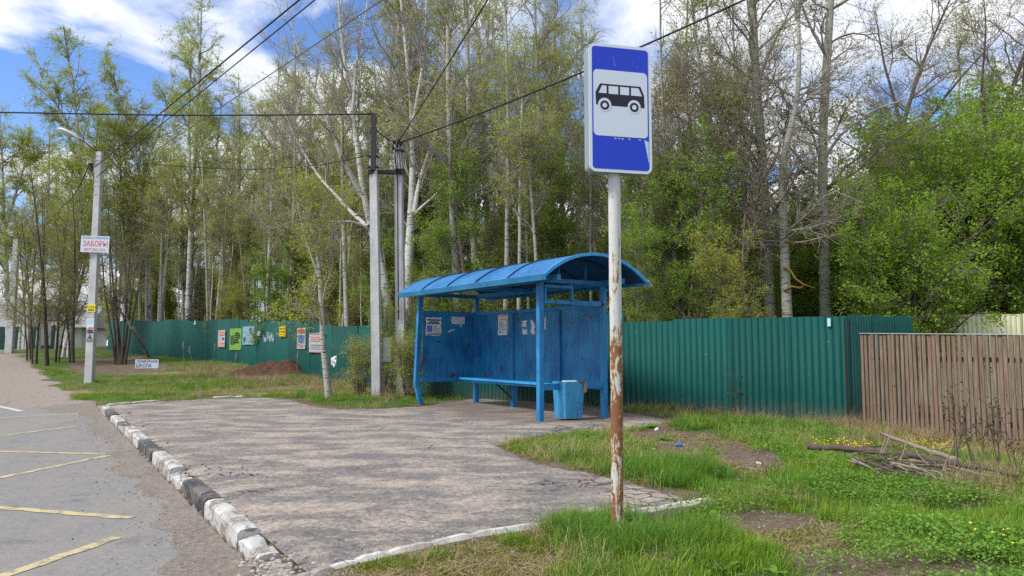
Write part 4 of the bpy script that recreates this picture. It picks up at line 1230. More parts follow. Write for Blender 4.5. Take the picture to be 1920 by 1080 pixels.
cable('overhead_cable', thru(cb, 717, 0, cb.z, 1.1), .010, 'grey overhead wire rising from lamp post, rightmost of three', 0, 'greycable')
cable('overhead_cable', [at(-160, 207, 18.5), at(330, 216, 19.2), Vector((tx.x, UP1.y - .12, tx.z - .02))], .020, 'level black overhead cable from left edge to the steel pole extension', .01)
cable('overhead_cable', [LT + Vector((.15, .1, -.05)), at(300, 309, 24.3), at(470, 318, 22.3), at(600, 309, 20.6), at(694, 290, UP1.y - .1)], .014, 'slack black cable slung between lamp post and left utility pole', .015)
cable('overhead_cable', [LT + Vector((-.25, 0, -.45)), at(120, 384, 36), at(36, 455, LP2.y)], .022, 'black overhead cable running from near lamp post back to the far one', .3)
e1 = Vector((t2_.x, UP2.y - .15, t2_.z))
cable('overhead_cable', thru(e1, 1395, 0, e1.z + .9, .9), .019, 'thick black cable passing behind the bus stop sign up to the right', .12)
cable('overhead_cable', thru(e1, 914, 0, e1.z + .5, .9), .014, 'thin black cable climbing steeply from right utility pole to top edge', .03)
cable('overhead_cable', [Vector((tx.x, UP1.y - .13, tx.z - .35)), Vector((t2_.x - .05, UP2.y - .13, t2_.z + .02))], .014, 'short black jumper cable between the two utility pole tops', .05)

# ------------------------------------------------------------------ signs and posters
def board(m_, w, h, name, label, cat, mat=None, t=.006):
    mb_ = MB(); mb_.box((-w / 2, -t, -h / 2), (w / 2, 0, h / 2), None, .0015)
    o_ = mb_.done(name, mat or M['paper']); o_.matrix_world = m_
    return tag(o_, label, cat)
def tx_on(o_, body, size, mat, x=0, z=0, t=.0066, sx=1.0, bold=0.0, rot=0):
    return text(body, size, mat, o_, Matrix.Translation((x, -t - .0008, z)) @ FRONT @ Matrix.Rotation(rot, 4, 'Z'), sx=sx, bold=bold)
c = at(183, 459, LP.y) ; pxm = F / LP.y
bw_ = 52 / pxm; bh_ = 31 / pxm
o = board(Matrix.Translation((c.x, LP.y - .16, c.z)) @ Matrix.Rotation(R(3), 4, 'Z') @ Matrix.Rotation(R(1.5), 4, 'Y'), bw_, bh_, 'advert_board', 'white advert board with big red lettering on the lamp post', 'sign', M['signwhite'])
tx_on(o, 'ЗАБОРЫ', bh_ * .46, M['redink'], .01, .0, sx=.78, bold=.002)
tx_on(o, 'БЕЗ АВАНСА И ПРЕДОПЛАТЫ', bh_ * .17, M['blueink'], 0, bh_ * .37, sx=.60)
tx_on(o, '8(977)302-1234', bh_ * .24, M['redink'], 0, -bh_ * .35, sx=.80, bold=.001)
def on_pole(py, w, h, mat, label, name='sticker'):
    z_ = at(175, py, LP.y).z; f_ = (z_ - LP.z) / lpz; x_ = LP.x + lpx * f_; wp = .30 + (.21 - .30) * f_
    return board(Matrix.Translation((x_, LP.y - wp * .36 - .012, z_)), w, h, name, label, 'sticker', mat, .004)
o = on_pole(578, 16 / pxm, 14 / pxm, M['yellowtag'], 'small yellow sticker with black lettering wrapped on lamp post')
tx_on(o, 'БОРЫ', .11, M['ink'], 0, .035, .0046, sx=.9); lines(o, [(-.11, .11, -.09, -.06), (-.1, .1, -.045, -.025)], mat=M['ink'], y=-.0052)
o = on_pole(605, 14 / pxm, 22 / pxm, M['paper'], 'torn white poster below the yellow sticker on lamp post')
lines(o, [(-.12, .12, -.05, .12)], 'print', M['paleblue'], -.0048); lines(o, [(-.13, .13, .16, .2), (-.08, .13, -.2, -.15)], 'print', M['pinkred'], -.0048)
# stencilled warning triangle on the post
z_ = at(172, 634, LP.y).z - LP.z; x_ = lpx * z_ / lpz
mb = MB(); yy = -.30 * .36 - .008
def seg2(a, b, w=.018): mb.bar((a[0], yy, a[1]), (b[0], yy, b[1]), .004, w, 0)
tri = [(x_ - .11, z_ - .10), (x_ + .11, z_ - .10), (x_, z_ + .12)]
for i in range(3): seg2(tri[i], tri[(i + 1) % 3])
seg2((x_ - .0, z_ + .05), (x_ - .03, z_ - .0)); seg2((x_ - .03, z_), (x_ + .03, z_)); seg2((x_ + .03, z_), (x_, z_ - .06))
for zz_ in (.2, .26): mb.box((x_ - .1, yy - .002, z_ + zz_ - .02), (x_ + .1, yy + .002, z_ + zz_ + .02))
mb.done('warning_stencil', M['ink'], lp)

# low school board in the grass
c = tp(275, 692)
px_ = F / c.y
sw_, sh2 = 42 / px_, 18 / px_
sc_ = empty('school_board', c, R(4), 'small white board with black lettering standing in the grass', 'sign')
mb = MB(); mb.box((-sw_ / 2, -.006, .02), (sw_ / 2, .006, .02 + sh2), None, .002); bo = mb.done('board', M['signwhite'], sc_)
for x in (-sw_ / 2 + .03, sw_ / 2 - .03):
    mb = MB(); mb.bar((x, .02, -.2), (x, .02, sh2), .025, .025, .002); mb.done('leg', M['darksteel'], sc_)
text('СЕМЕЙНАЯ', sh2 * .42, M['ink'], sc_, Matrix.Translation((0, -.008, .02 + sh2 * .73)) @ FRONT, sx=.88, bold=.002)
text('ШКОЛА', sh2 * .52, M['ink'], sc_, Matrix.Translation((-sw_ * .13, -.008, .02 + sh2 * .28)) @ FRONT, sx=.80, bold=.003)
fr = MB()
for (a, b) in (((-sw_ / 2, .02), (sw_ / 2, .02)), ((-sw_ / 2, .02 + sh2), (sw_ / 2, .02 + sh2))): fr.bar((a[0], -.008, a[1]), (b[0], -.008, b[1]), .006, .014, 0)
fr.done('border', M['ink'], sc_)

# posters on the left stretch of the green fence
def fence_hit(px, py):
    r = ray(px, py); best = None
    for a, b in zip(FENCE_G[:-1], FENCE_G[1:]):
        # solve r*t = a + (b-a)*k in plan
        M2 = np.array([[r.x, -(b - a).x], [r.y, -(b - a).y]])
        if abs(np.linalg.det(M2)) < 1e-9: continue
        t, k = np.linalg.solve(M2, np.array([a.x, a.y]))
        if 0 <= k <= 1 and t > 0 and (best is None or t < best[0]): best = (t, a, b)
    t, a, b = best
    d = (a - b).normalized()                                    # left to right as seen
    n_ = Vector((d.y, -d.x, 0)); n_ = n_ if n_.dot(Vector((r.x, r.y, 0))) < 0 else -n_
    m_ = Matrix((d, -n_, Vector((0, 0, 1)))).transposed().to_4x4()
    m_.translation = Vector((0, 0, H)) + r * t + n_ * .035
    return m_, t * r.y, abs(d.x - d.y * r.x / r.y)
def poster(px0, py0, px1, py1, mat, label):
    m_, Yd, fs = fence_hit((px0 + px1) / 2, (py0 + py1) / 2)
    w = (px1 - px0) / F * Yd / max(fs, .3); h = (py1 - py0) / F * Yd
    mb_ = MB()
    nx, nz = 5, 6; rg_ = random.Random(int(px0))
    ph = rg_.random() * 6
    g_ = [[mb_.bm.verts.new((-w / 2 + w * i / nx + .01 * math.sin(j + ph), -.012 - .012 * math.sin(i * 1.3 + ph) - .02 * (i == nx) * (j == 0), -h / 2 + h * j / nz)) for i in range(nx + 1)] for j in range(nz + 1)]
    for j in range(nz):
        for i in range(nx): mb_.bm.faces.new((g_[j][i], g_[j][i + 1], g_[j + 1][i + 1], g_[j + 1][i]))
    bmesh.ops.solidify(mb_.bm, geom=mb_.bm.faces[:], thickness=.002)
    o_ = mb_.done('poster', mat); o_.matrix_world = m_
    tag(o_, label, 'poster', 'posters on the green fence')
    return o_, w, h
def pr(o_, rows, mat): return lines(o_, rows, 'print', mat, -.034)
o, w, h = poster(411, 619, 424, 651, M['paper'], 'narrow white poster with faded red bands, leftmost on the fence')
pr(o, [(-w * .45, w * .45, h * .36, h * .47), (-w * .45, w * .45, h * .22, h * .33), (-w * .45, w * .45, -h * .47, -h * .33), (-w * .2, w * .45, -h * .28, -h * .2)], M['pinkred']); pr(o, [(w * .1, w * .35, -h * .05, h * .05)], M['ink'])
o, w, h = poster(432, 616, 454, 656, M['limegreen'], 'lime green poster with dark printed shapes on the fence')
rows = textrows(-w * .4, w * .05, -h * .25, h * .2, 6, 31); pr(o, rows, M['ink']); pr(o, textrows(w * .0, w * .45, -h * .2, h * .32, 5, 32, .7), M['darkfence'])
o, w, h = poster(456, 612, 478, 646, M['paleblue'], 'pale blue poster with thin dark marks on the fence')
pr(o, [(w * .15, w * .2, h * .05, h * .4), (w * .25, w * .3, h * .15, h * .45), (-w * .35, -w * .3, -h * .4, -h * .1), (-w * .25, -w * .2, -h * .3, -h * .05)], M['blueink']); pr(o, textrows(w * .32, w * .45, -h * .45, h * .3, 7, 40), M['pinkred'])
o, w, h = poster(484, 621, 490, 629, M['paper'], 'tiny white notice between pale blue and orange posters')
pr(o, [(-w * .1, w * .1, -h * .1, h * .2)], M['greyink'])
o, w, h = poster(525, 611, 538, 632, M['orange'], 'small orange poster with yellow rows hung high on the fence')
pr(o, textrows(-w * .4, w * .4, -h * .42, h * .42, 6, 50, .5), M['yellowtag']); pr(o, [(-w * .3, w * .2, -h * .05, h * .02), (-w * .3, w * .3, h * .2, h * .26)], M['ink'])
o, w, h = poster(559, 615, 575, 654, M['paper'], 'tall white poster with blue block and red rows on the fence')
pr(o, textrows(-w * .4, w * .4, h * .25, h * .45, 2, 60, .7), M['redink']); pr(o, textrows(-w * .35, w * .35, -h * .2, h * .16, 4, 61, .8), M['lblueink']); pr(o, textrows(-w * .4, w * .4, -h * .42, -h * .26, 2, 62, .5), M['pinkred'])
o, w, h = poster(582, 624, 612, 661, M['paper'], 'wide white poster with faint red rows behind the young tree, rightmost on the fence')
pr(o, textrows(-w * .4, w * .4, h * .05, h * .35, 3, 70, .45), M['pinkred']); pr(o, textrows(-w * .4, w * .4, -h * .35, -h * .05, 3, 71, .35), M['greyink']); pr(o, [(-w * .5, w * .5, -h * .49, -h * .46), (-w * .5, w * .5, h * .45, h * .48)], M['redink'])
# remains of white sprayed letters between the posters
for (px0, px1, py, ch) in ((490, 500, 634, 'и'), (500, 507, 633, 'е'), (508, 517, 632, 'й'), (518, 524, 632, 'к'), (520, 526, 631, 'л')):
    pass
m_, Yd, fs = fence_hit(505, 632)
gr = bpy.data.objects.new('faded_graffiti', None); COL.objects.link(gr); gr.matrix_world = m_
tag(gr, 'faded white painted letters on the fence between the posters', 'graffiti')
mb = MB(); rg = random.Random(77)
for i in range(26):
    x = -.55 + i * .045; z0_ = rg.uniform(-.22, 0); mb.box((x, -.012, z0_), (x + rg.uniform(.01, .025), -.006, z0_ + rg.uniform(.08, .3)), Matrix.Rotation(rg.uniform(-.03, .03), 4, 'Y'))
mb.done('paint_strokes', M['signrim'], gr)
# little white warning triangle at the top of the far stretch
m_, Yd, fs = fence_hit(367, 604)
mb = MB(); s_t = 9 / F * Yd; mb.prism([(-s_t * .55, -s_t / 2), (s_t * .55, -s_t / 2), (0, s_t / 2)], 0, .01, FRONT); o = mb.done('warning_triangle', M['paper']); o.matrix_world = m_
tag(o, 'tiny white triangle plate at the top of the far green fence', 'sign')
# white plate on the right stretch of fence near the corner
m_, Yd, fs = fence_hit(1555, 604)
mb = MB(); mb.box((-.03, -.01, -.08), (.03, 0, .07), None, .002); o = mb.done('fence_plate', M['paleblue']); o.matrix_world = m_
tag(o, 'tiny pale plate at the fence top near its corner', 'plate')

# ------------------------------------------------------------------ heap of brown soil before the fence
hc = tp(505, 700); hc = Vector((hc.x, hc.y, hz1(hc.x, hc.y)))
nx_ = 40; xs_ = np.linspace(-1, 1, nx_); XX, YY = np.meshgrid(xs_, xs_)
rr_ = np.sqrt(XX ** 2 + YY ** 2)
hh = .48 * np.clip(1 - rr_, 0, 1) ** .8 * (1 + .3 * fbm(XX, YY, 4., 3)) + .22 * np.exp(-((XX - .5) ** 2 + YY ** 2) / .05) * (rr_ < 1) + .07 * fbm(XX, YY, 24., 4, 3) * (rr_ < .95)
hx_ = 1.55; hy_ = 1.0
V = np.stack([XX * hx_, YY * hy_, hh + .0], -1).reshape(-1, 3)
V[:, 2] += hz(V[:, 0] + hc.x, V[:, 1] + hc.y) - hc.z - .04
ii = np.arange(nx_ * nx_).reshape(nx_, nx_)
o = link('soil_heap', mesh_np('soil_heap', V, [np.stack([ii[:-1, :-1], ii[:-1, 1:], ii[1:, 1:], ii[1:, :-1]], -1).reshape(-1, 4)], False), M['soil'], None, hc)
tag(o, 'heap of reddish brown soil against the green fence', 'soil heap')

# ------------------------------------------------------------------ far buildings at the left edge
hp = at(30, 625, 75); hp = Vector((hp.x, 75, hz1(hp.x, 75)))
hs = empty('house', hp, R(12), 'low pale house with a wide grey roof beyond the trees at left', 'house')
mb = MB(); mb.box((-6, 0, 0), (6, 8, 2.3), None, .02); wl_ = mb.done('wall', M['housewall'], hs)
mb = MB(); rz_ = [(-6.8, -1.0, 2.2), (6.8, -1.0, 2.2), (6.8, 9, 2.2), (-6.8, 9, 2.2), (-6.8, 4, 4.6), (6.8, 4, 4.6)]
v = [mb.bm.verts.new(p) for p in rz_]
for f in ((0, 1, 5, 4), (3, 4, 5, 2), (0, 4, 3), (1, 2, 5), (0, 3, 2, 1)): mb.bm.faces.new([v[i] for i in f])
mb.done('roof', M['roofgrey'], hs)
for x in (-4, 0, 4):
    mb = MB(); mb.box((x - .6, -.06, .9), (x + .6, -.01, 1.9), None, .02); wi = mb.done('window', M['housewall'], hs)
    mb = MB(); mb.box((x - .5, -.085, 1.0), (x + .5, -.062, 1.8)); mb.done('pane', M['glass'], wi)
df = empty('dark_fence', (0, 0, 0), label='low dark green fence in front of the far house', cat='fence')
a_, b_ = at(-90, 640, 62), at(120, 640, 58); a_.z = b_.z = 0
for k in range(8):
    p0 = a_.lerp(b_, k / 8); p1 = a_.lerp(b_, (k + 1) / 8); g0 = hz1(p0.x, p0.y)
    mb = MB(); mb.bar((p0.x, p0.y, g0 + .9), (p1.x, p1.y, g0 + .9), .04, 1.9, .005); mb.done('fence_panel', M['darkfence'], df)
for (px, hgt, lb) in ((44, 2.6, 'left thin white post before the far dark fence'), (50.5, 4.4, 'tall thin white post before the far dark fence')):
    p = at(px, 640, 57); g0 = hz1(p.x, p.y)
    mb = MB(); mb.box((-.1, -.1, 0), (.1, .1, hgt), None, .01); mb.box((-.13, -.13, hgt), (.13, .13, hgt + .06), None, .01)
    o = mb.done('white_post', M['housewall'], None, (p.x, p.y, g0)); tag(o, lb, 'post')
p = at(100, 640, 52)
gt = empty('gate_notice', (p.x, p.y, hz1(p.x, p.y)), R(30), 'pale gate panel with white sheets beyond the dark saplings', 'gate')
mb = MB(); mb.box((-.75, -.02, .3), (-.15, .02, 2.1), None, .01); mb.done('panel', M['housewall'], gt)
mb = MB(); mb.box((.35, -.02, .3), (.75, .02, 1.9), None, .01); mb.done('panel', M['housewall'], gt)
mb = MB(); mb.bar((-.95, 0, 2.0), (.95, 0, 2.0), .05, .06, .005); mb.done('top_bar', M['darksteel'], gt)
mb = MB(); mb.box((-.97, -.04, -.1), (-.89, .04, 2.1), None, .01); mb.done('post', M['darksteel'], gt)
mb = MB(); mb.box((.89, -.04, -.1), (.97, .04, 2.1), None, .01); mb.done('post', M['darksteel'], gt)

# ------------------------------------------------------------------ litter
def bit(px, py, s, mat, label, name='litter_scrap', cat='litter', flat=.35, seed=0):
    p = tp(px, py); rg_ = random.Random(seed + int(px)); mb_ = MB(); s *= .68
    bmesh.ops.create_icosphere(mb_.bm, subdivisions=2, radius=s)
    for v in mb_.bm.verts:
        v.co *= 1 + .45 * mnoise.noise(v.co / s * 1.3 + Vector((px, py, 0))); v.co.z *= flat
    o_ = mb_.done(name, mat, None, (p.x, p.y, p.z + s * flat * .7)); o_.rotation_euler = (rg_.uniform(-.3, .3), rg_.uniform(-.3, .3), rg_.uniform(0, 3))
    return tag(o_, label, cat)
bit(1232, 808, .05, M['litter'], 'crumpled white paper on the bare patch right of the platform', flat=.9)
bit(1380, 805, .055, M['litter'], 'pale scrap of litter in the grass before the green fence')
bit(1225, 843, .05, M['litter'], 'flat white scrap beside the blue bottle in the grass')
bit(1423, 872, .045, M['litter'], 'round white scrap in the weeds left of the dead branches', flat=.7)
bit(1147, 1041, .032, M['litter'], 'white eggshell-like scrap in the grass below the sign pole', flat=.8)
bit(1096, 795, .05, M['litter'], 'flat white paper scrap on platform near the litter bin', flat=.25)
bit(1051, 790, .05, M['litter'], 'thin white paper scrap on platform beside the front post', flat=.15)
bit(1460, 838, .10, M['darksteel'], 'dark crumpled lump in the grass before the green fence', name='dark_lump', flat=.5)
p = tp(1273, 838)
bo = empty('plastic_bottle', (p.x, p.y, p.z + .025), R(15), 'small blue plastic bottle lying in the grass', 'bottle')
mb = MB(); mb.tube([(-.09, 0, 0), (-.085, 0, 0), (.05, 0, 0), (.085, 0, 0), (.10, 0, 0)], [.025, .034, .034, .015, .014], 12); mb.done('body', M['bluecap'], bo); bo.scale = (.62, .62, .62)
mb = MB(); mb.tube([(.101, 0, 0), (.122, 0, 0)], .017, 12); mb.done('cap', M['paper'], bo)

# ------------------------------------------------------------------ dead branches piled at right
def wobble(a, b, n, amp, seed):
    rg_ = random.Random(seed); a, b = Vector(a), Vector(b); out = []
    o1, o2 = Vector((rg_.uniform(-1, 1), rg_.uniform(-1, 1), rg_.uniform(-.6, .6))), Vector((rg_.uniform(-1, 1), rg_.uniform(-1, 1), rg_.uniform(-.6, .6)))
    for i in range(n + 1):
        t = i / n; out.append(a.lerp(b, t) + o1 * amp * math.sin(t * 3.1) + o2 * amp * .5 * math.sin(t * 7) + Vector([rg_.gauss(0, amp * .08) for _ in range(3)]))
    return out
bp = tp(1680, 885)
pile = empty('brush_pile', bp, 0, 'pile of grey dead branches lying in the grass before the plank fence', 'brush pile')
def gl(px, py, dz=.05): return tp(px, py) + Vector((0, 0, dz)) - bp
def branch(a, b, r0, r1, mat, seed, amp=.05, n=12, name='branch', parent=pile):
    mb_ = MB(); pts = wobble(a, b, n, amp, seed); mb_.tube(pts, [r0 + (r1 - r0) * i / n + .15 * r0 * math.sin(i * 2.1 + seed) for i in range(n + 1)], 7)
    return mb_.done(name, M[mat], parent)
branch(gl(1515, 856, .12), gl(1775, 888, .14), .038, .028, 'deadwood', 1, .05)['label'] = 'thick main branch'
branch(gl(1655, 842, .22), gl(1800, 893, .16), .022, .03, 'deadpale', 2, .04)
branch(gl(1700, 876, .16), gl(1910, 920, .14), .042, .016, 'deadwood', 3, .05)
rg = random.Random(6)
for i in range(84):
    x0 = rg.uniform(1580, 1780); y0 = 862 + (x0 - 1580) * .17 + rg.uniform(-6, 24); L_ = rg.uniform(30, 150); an = rg.uniform(-.35, .5)
    a_ = gl(x0, y0, rg.uniform(.03, .16)); b_ = gl(min(x0 + L_, 1960), min(y0 + L_ * an * .6 + 4, 940), rg.uniform(.02, .12))
    branch(a_, b_, rg.uniform(.005, .014), .004, rg.choice(['deadwood', 'deadpale', 'deadwood']), 20 + i, .05, 7, 'twig')
for i in range(8):
    x0 = rg.uniform(1590, 1850); a_ = gl(x0, 870 + (x0 - 1590) * .16, .03); b_ = a_ + Vector((rg.uniform(-.25, .25), rg.uniform(-.2, .2), rg.uniform(.25, .5)))
    branch(a_, b_, .010, .003, 'deadpale', 90 + i, .03, 6, 'twig')
lp_ = tp(1695, 937)
lg = empty('broken_log', lp_, 0, 'short dark broken log lying in weeds below the branch pile', 'log')
mb = MB(); d_ = tp(1752, 946) - lp_
mb.tube(wobble((0, 0, .05), d_ + Vector((0, 0, .05)), 8, .015, 4), [.05, .055, .05, .05, .045, .045, .04, .03, .02], 9); mb.done('wood', M['deadwood'], lg)
mb = MB(); mb.tube(wobble(d_ + Vector((0, 0, .03)), tp(1830, 965) - lp_ + Vector((0, 0, .06)), 6, .03, 5), [.018, .016, .013, .012, .01, .008, .005], 6); mb.done('twig', M['deadwood'], lg)

# dry plants: bare stalks with seed heads
def dry_plant(px, py, top_py, label, n=3, mat='deadwood', spread=.25, seed=0, plume=False, group=None, name='dry_plant'):
    b = tp(px, py); h = (at(px, top_py, b.y).z - b.z); rg_ = random.Random(seed * 13 + int(px))
    r = empty(name, b, 0, label, 'dry plant', group)
    for i in range(n):
        e = Vector((rg_.uniform(-1, 1) * spread * h, rg_.uniform(-1, 1) * spread * h * .6, h * rg_.uniform(.75, 1.0)))
        mb_ = MB(); pts_ = wobble((rg_.uniform(-.04, .04), 0, -.03), e, 7, .02 * h, rg_.random()); k_ = .0055 if b.y < 18 else .010
        mb_.tube(pts_, [k_ * (1.3 - .9 * j / 7) for j in range(8)], 5); st_ = mb_.done('stalk', M[mat], r)
        if plume:
            mb_ = MB(); mb_.tube([pts_[-1] - Vector((0, 0, .28)), pts_[-1] - Vector((.01, 0, .15)), pts_[-1], pts_[-1] + Vector((.03, 0, .1))], [.008, .024, .018, .004], 7); mb_.done('plume', M['deadpale'], st_)
        else:
            mb_ = MB()
            for j in range(7):
                q = pts_[3 + j % 5]; d_ = Vector((rg_.uniform(-1, 1), rg_.uniform(-.6, .6), rg_.uniform(.3, 1))) * h * .16
                mb_.tube([q, q + d_ * .6, q + d_], [k_ * .6, k_ * .45, k_ * .35], 4)
                bmesh.ops.create_icosphere(mb_.bm, subdivisions=1, radius=k_ * 2.6, matrix=Matrix.Translation(q + d_))
            mb_.done('seed_head', M[mat], st_)['kind'] = 'stuff'
    return r
dry_plant(1380, 782, 686, 'tall dry plant standing before the middle of green fence', 2, 'deadwood', .12, 1)
for i, (px, py, tpy, lb) in enumerate(((1792, 880, 708, 'dry branched plant before the plank fence, leftmost of four'), (1828, 888, 735, 'dry branched plant before the plank fence, second from left'), (1868, 880, 745, 'dry branched plant before the plank fence, third from left'), (1905, 895, 770, 'dry branched plant before the plank fence, rightmost of four'))):
    dry_plant(px, py, tpy, lb, 3, 'deadwood', .25, 5 + i, group='dry plants before the plank fence')
for i, (px, py, tpy, lb) in enumerate(((345, 702, 636, 'dry reed with a plume, leftmost before the far fence'), (362, 704, 640, 'dry reed with a plume, second from left before the far fence'), (397, 704, 640, 'leaning dry reed with a plume beside the leftmost poster'), (437, 712, 650, 'short dry reed below the lime green poster'), (665, 740, 672, 'dry reed right of the young verge tree'), (552, 715, 655, 'dry reed before the soil heap'))):
    dry_plant(px, py, tpy, lb, 1, 'deadpale', .12, 30 + i, True, 'dry reeds on the left verge', 'dry_reed')

# ------------------------------------------------------------------ trees
def nrm(a): return a / (np.linalg.norm(a, axis=-1, keepdims=True) + 1e-9)
def tubes_np(P, Rr, k):
    N, m, _ = P.shape
    T = np.empty_like(P); T[:, 1:-1] = P[:, 2:] - P[:, :-2]; T[:, 0] = P[:, 1] - P[:, 0]; T[:, -1] = P[:, -1] - P[:, -2]
    T = nrm(T)
    ref = np.where(np.abs(T[:, :1, 2:3]) > .8, np.array([1., 0, 0]), np.array([0, 0, 1.]))
    ref = np.broadcast_to(ref, P.shape)
    U = nrm(np.cross(T, ref)); W = np.cross(T, U)
    a = np.arange(k) * 2 * np.pi / k
    V = P[:, :, None] + Rr[:, :, None, None] * (U[:, :, None] * np.cos(a)[None, None, :, None] + W[:, :, None] * np.sin(a)[None, None, :, None])
    i = np.arange(N * m * k).reshape(N, m, k); j = np.roll(i, -1, 2)
    Q = np.stack([i[:, :-1], j[:, :-1], j[:, 1:], i[:, 1:]], -1).reshape(-1, 4)
    return V.reshape(-1, 3), Q
def grow(S, D, L, m, wander, up, rng):
    N = len(S); P = np.empty((N, m + 1, 3)); P[:, 0] = S; d = nrm(D)
    for i in range(m):
        P[:, i + 1] = P[:, i] + d * (L / m)[:, None]
        d = d + rng.normal(0, wander, (N, 3)); d[:, 2] += up
        d = nrm(d)
    return P
def lerp_at(P, t):
    m = P.shape[1] - 1; x = np.clip(t, 0, .9999) * m; i = x.astype(int); f = (x - i)[:, None]
    n = np.arange(len(P)); a, b = P[n, i], P[n, i + 1]
    return a + (b - a) * f, nrm(b - a)
def spawn(P, Rr, L, n, tlo, thi, alo, ahi, rng, w=None):
    p = L if w is None else w
    k = rng.choice(len(P), n, p=p / p.sum()); t = rng.uniform(tlo, thi, n)
    S, T = lerp_at(P[k], t)
    m = Rr.shape[1] - 1; rp = Rr[k, np.clip((t * m).astype(int), 0, m)]
    q = rng.normal(0, 1, (n, 3)); q = nrm(q - (q * T).sum(1, keepdims=True) * T)
    a = np.radians(rng.uniform(alo, ahi, n))[:, None]
    return S, T * np.cos(a) + q * np.sin(a), k, t, rp
def taper(r0, m, end=.25): return r0[:, None] * np.linspace(1, end, m + 1)[None]
def leaves_np(C, size, rng, flat=.5, asp=.62):
    n = len(C); a = rng.normal(0, 1, (n, 3)); a[:, 2] *= flat; a = nrm(a)
    b = rng.normal(0, 1, (n, 3)); b = nrm(b - (b * a).sum(1, keepdims=True) * a)
    nn = np.cross(a, b)
    s = (size * rng.uniform(.6, 1.35, n))[:, None]
    V = np.stack([C, C + a * s * .5 + b * s * asp * .5 + nn * s * .08, C + a * s, C + a * s * .5 - b * s * asp * .5 + nn * s * .08], 1)
    t = np.clip(rng.beta(2, 2, n), 0, 1)
    return V.reshape(-1, 3), np.arange(n * 4).reshape(n, 4), np.repeat(t, 4)
def resample(pts, rad, m=14):
    pts = np.array(pts, float); rad = np.array(rad, float)
    d = np.concatenate([[0], np.cumsum(np.linalg.norm(np.diff(pts, axis=0), axis=1))]); s = np.linspace(0, d[-1], m + 1)
    # smooth through the corner points
    out = np.stack([np.interp(s, d, pts[:, i]) for i in range(3)], 1)
    for _ in range(2): out[1:-1] = out[1:-1] * .5 + (out[:-2] + out[2:]) * .25
    return out, np.interp(s, d, rad)
def tree_meshes(seed, stems, st):
    """stems: list of (points, radii) in local metres; st: style dict.  -> trunk, branches, foliage meshes"""
    rng = np.random.RandomState(seed)
    P0 = []; R0 = []
    for pts, rad in stems:
        p, r = resample(pts, rad, 18)
        wob = rng.normal(0, st.get('wob', .03), p.shape); wob[0] = 0; wob[:, 2] = 0
        P0.append(p + np.cumsum(wob, 0) * .25); R0.append(r)
    P0 = np.array(P0); R0 = np.array(R0); L0 = np.linalg.norm(np.diff(P0, axis=1), axis=2).sum(1)
    Vt, Qt = tubes_np(P0, R0, 9)
    zmax = P0[:, :, 2].max()
    # main limbs
    S, D, k, t, rp = spawn(P0, R0, L0, st['n1'], st['t0'], .98, *st['a1'], rng, w=L0 * (P0[:, -1, 2] > st.get('minz', 0)))
    hrel = np.clip(S[:, 2] / zmax, 0, 1)
    shape = np.clip((1 - hrel) ** st.get('sh', .7), .12, 1) if not st.get('bush') else np.sin(np.clip(hrel * .8 + .2, 0, 1) * np.pi) * .7 + .3
    L1 = st['l1'] * shape * rng.uniform(.55, 1.25, len(S))
    D[:, 2] += st.get('rise', .25); D = nrm(D)
    m1 = 8
    P1_ = grow(S, D, L1, m1, st.get('wan', .13), st['u1'], rng)
    r1 = np.minimum(rp * .55, .012 + .014 * L1); R1_ = taper(r1, m1, .3)
    # secondary and fine twigs
    S, D, k, t, rp = spawn(P1_, R1_, L1, st['n2'], .18, 1., 25, 65, rng)
    L2 = st['l2'] * (.35 + .65 * rng.rand(len(S))) * np.clip(L1[k] / st['l1'], .35, 1.2)
    P2_ = grow(S, D, L2, 5, st.get('wan', .13), st['u2'], rng); R2_ = taper(np.minimum(rp * .7, .011), 5, .4)
    S, D, k, t, rp = spawn(P2_, R2_, L2, st['n3'], .2, 1., 20, 60, rng)
    L3 = st['l3'] * (.4 + .7 * rng.rand(len(S)))
    P3_ = grow(S, D, L3, 3, st.get('wan3', .14), st['u3'], rng); R3_ = taper(np.minimum(rp * .8, st.get('r3', .006)), 3, .6)
    tr = mesh_np('trunk', Vt, [Qt], True)
    V1, Q1 = tubes_np(P1_, R1_, 4)
    V2, Q2 = tubes_np(P2_, R2_, 3); V3, Q3 = tubes_np(P3_, R3_, 3)
    br = mesh_np('branches', np.concatenate([V1, V2, V3]), [Q1, Q2 + len(V1), Q3 + len(V1) + len(V2)], True)
    fo = None
    if st['nl']:
        n3 = int(st['nl'] * .78); n2 = st['nl'] - n3
        kk = rng.randint(0, len(P3_), n3); C3, _ = lerp_at(P3_[kk], rng.rand(n3) ** .7)
        kk = rng.randint(0, len(P2_), n2); C2, _ = lerp_at(P2_[kk], .3 + .7 * rng.rand(n2))
        C = np.concatenate([C3, C2]); C = C + rng.normal(0, st.get('lsp', .04), C.shape)
        if st.get('clump'):   # leaves gather in bunches at the twig ends
            C = np.repeat(C[: len(C) // st['clump']], st['clump'], 0); C = C + rng.normal(0, st['ls'] * .8, C.shape)
        Vl, Ql, tl = leaves_np(C, st['ls'], rng, st.get('flat', .6))
        fo = mesh_np('foliage', Vl, [Ql], False, dict(tint=tl))
    return tr, br, fo
def set_tree(name, meshes, mats, loc, rz=0., sc=1.0, label=None, group=None, cat='tree', lean=(0, 0)):
    r = empty(name, loc, rz, label, cat, group); r.scale = (sc, sc, sc); r.rotation_euler = (lean[0], lean[1], rz)
    for nm, me_, mt in zip(('trunk', 'branches', 'foliage'), meshes, mats):
        if me_ is not None: link(nm, me_, mt, r)
    return r
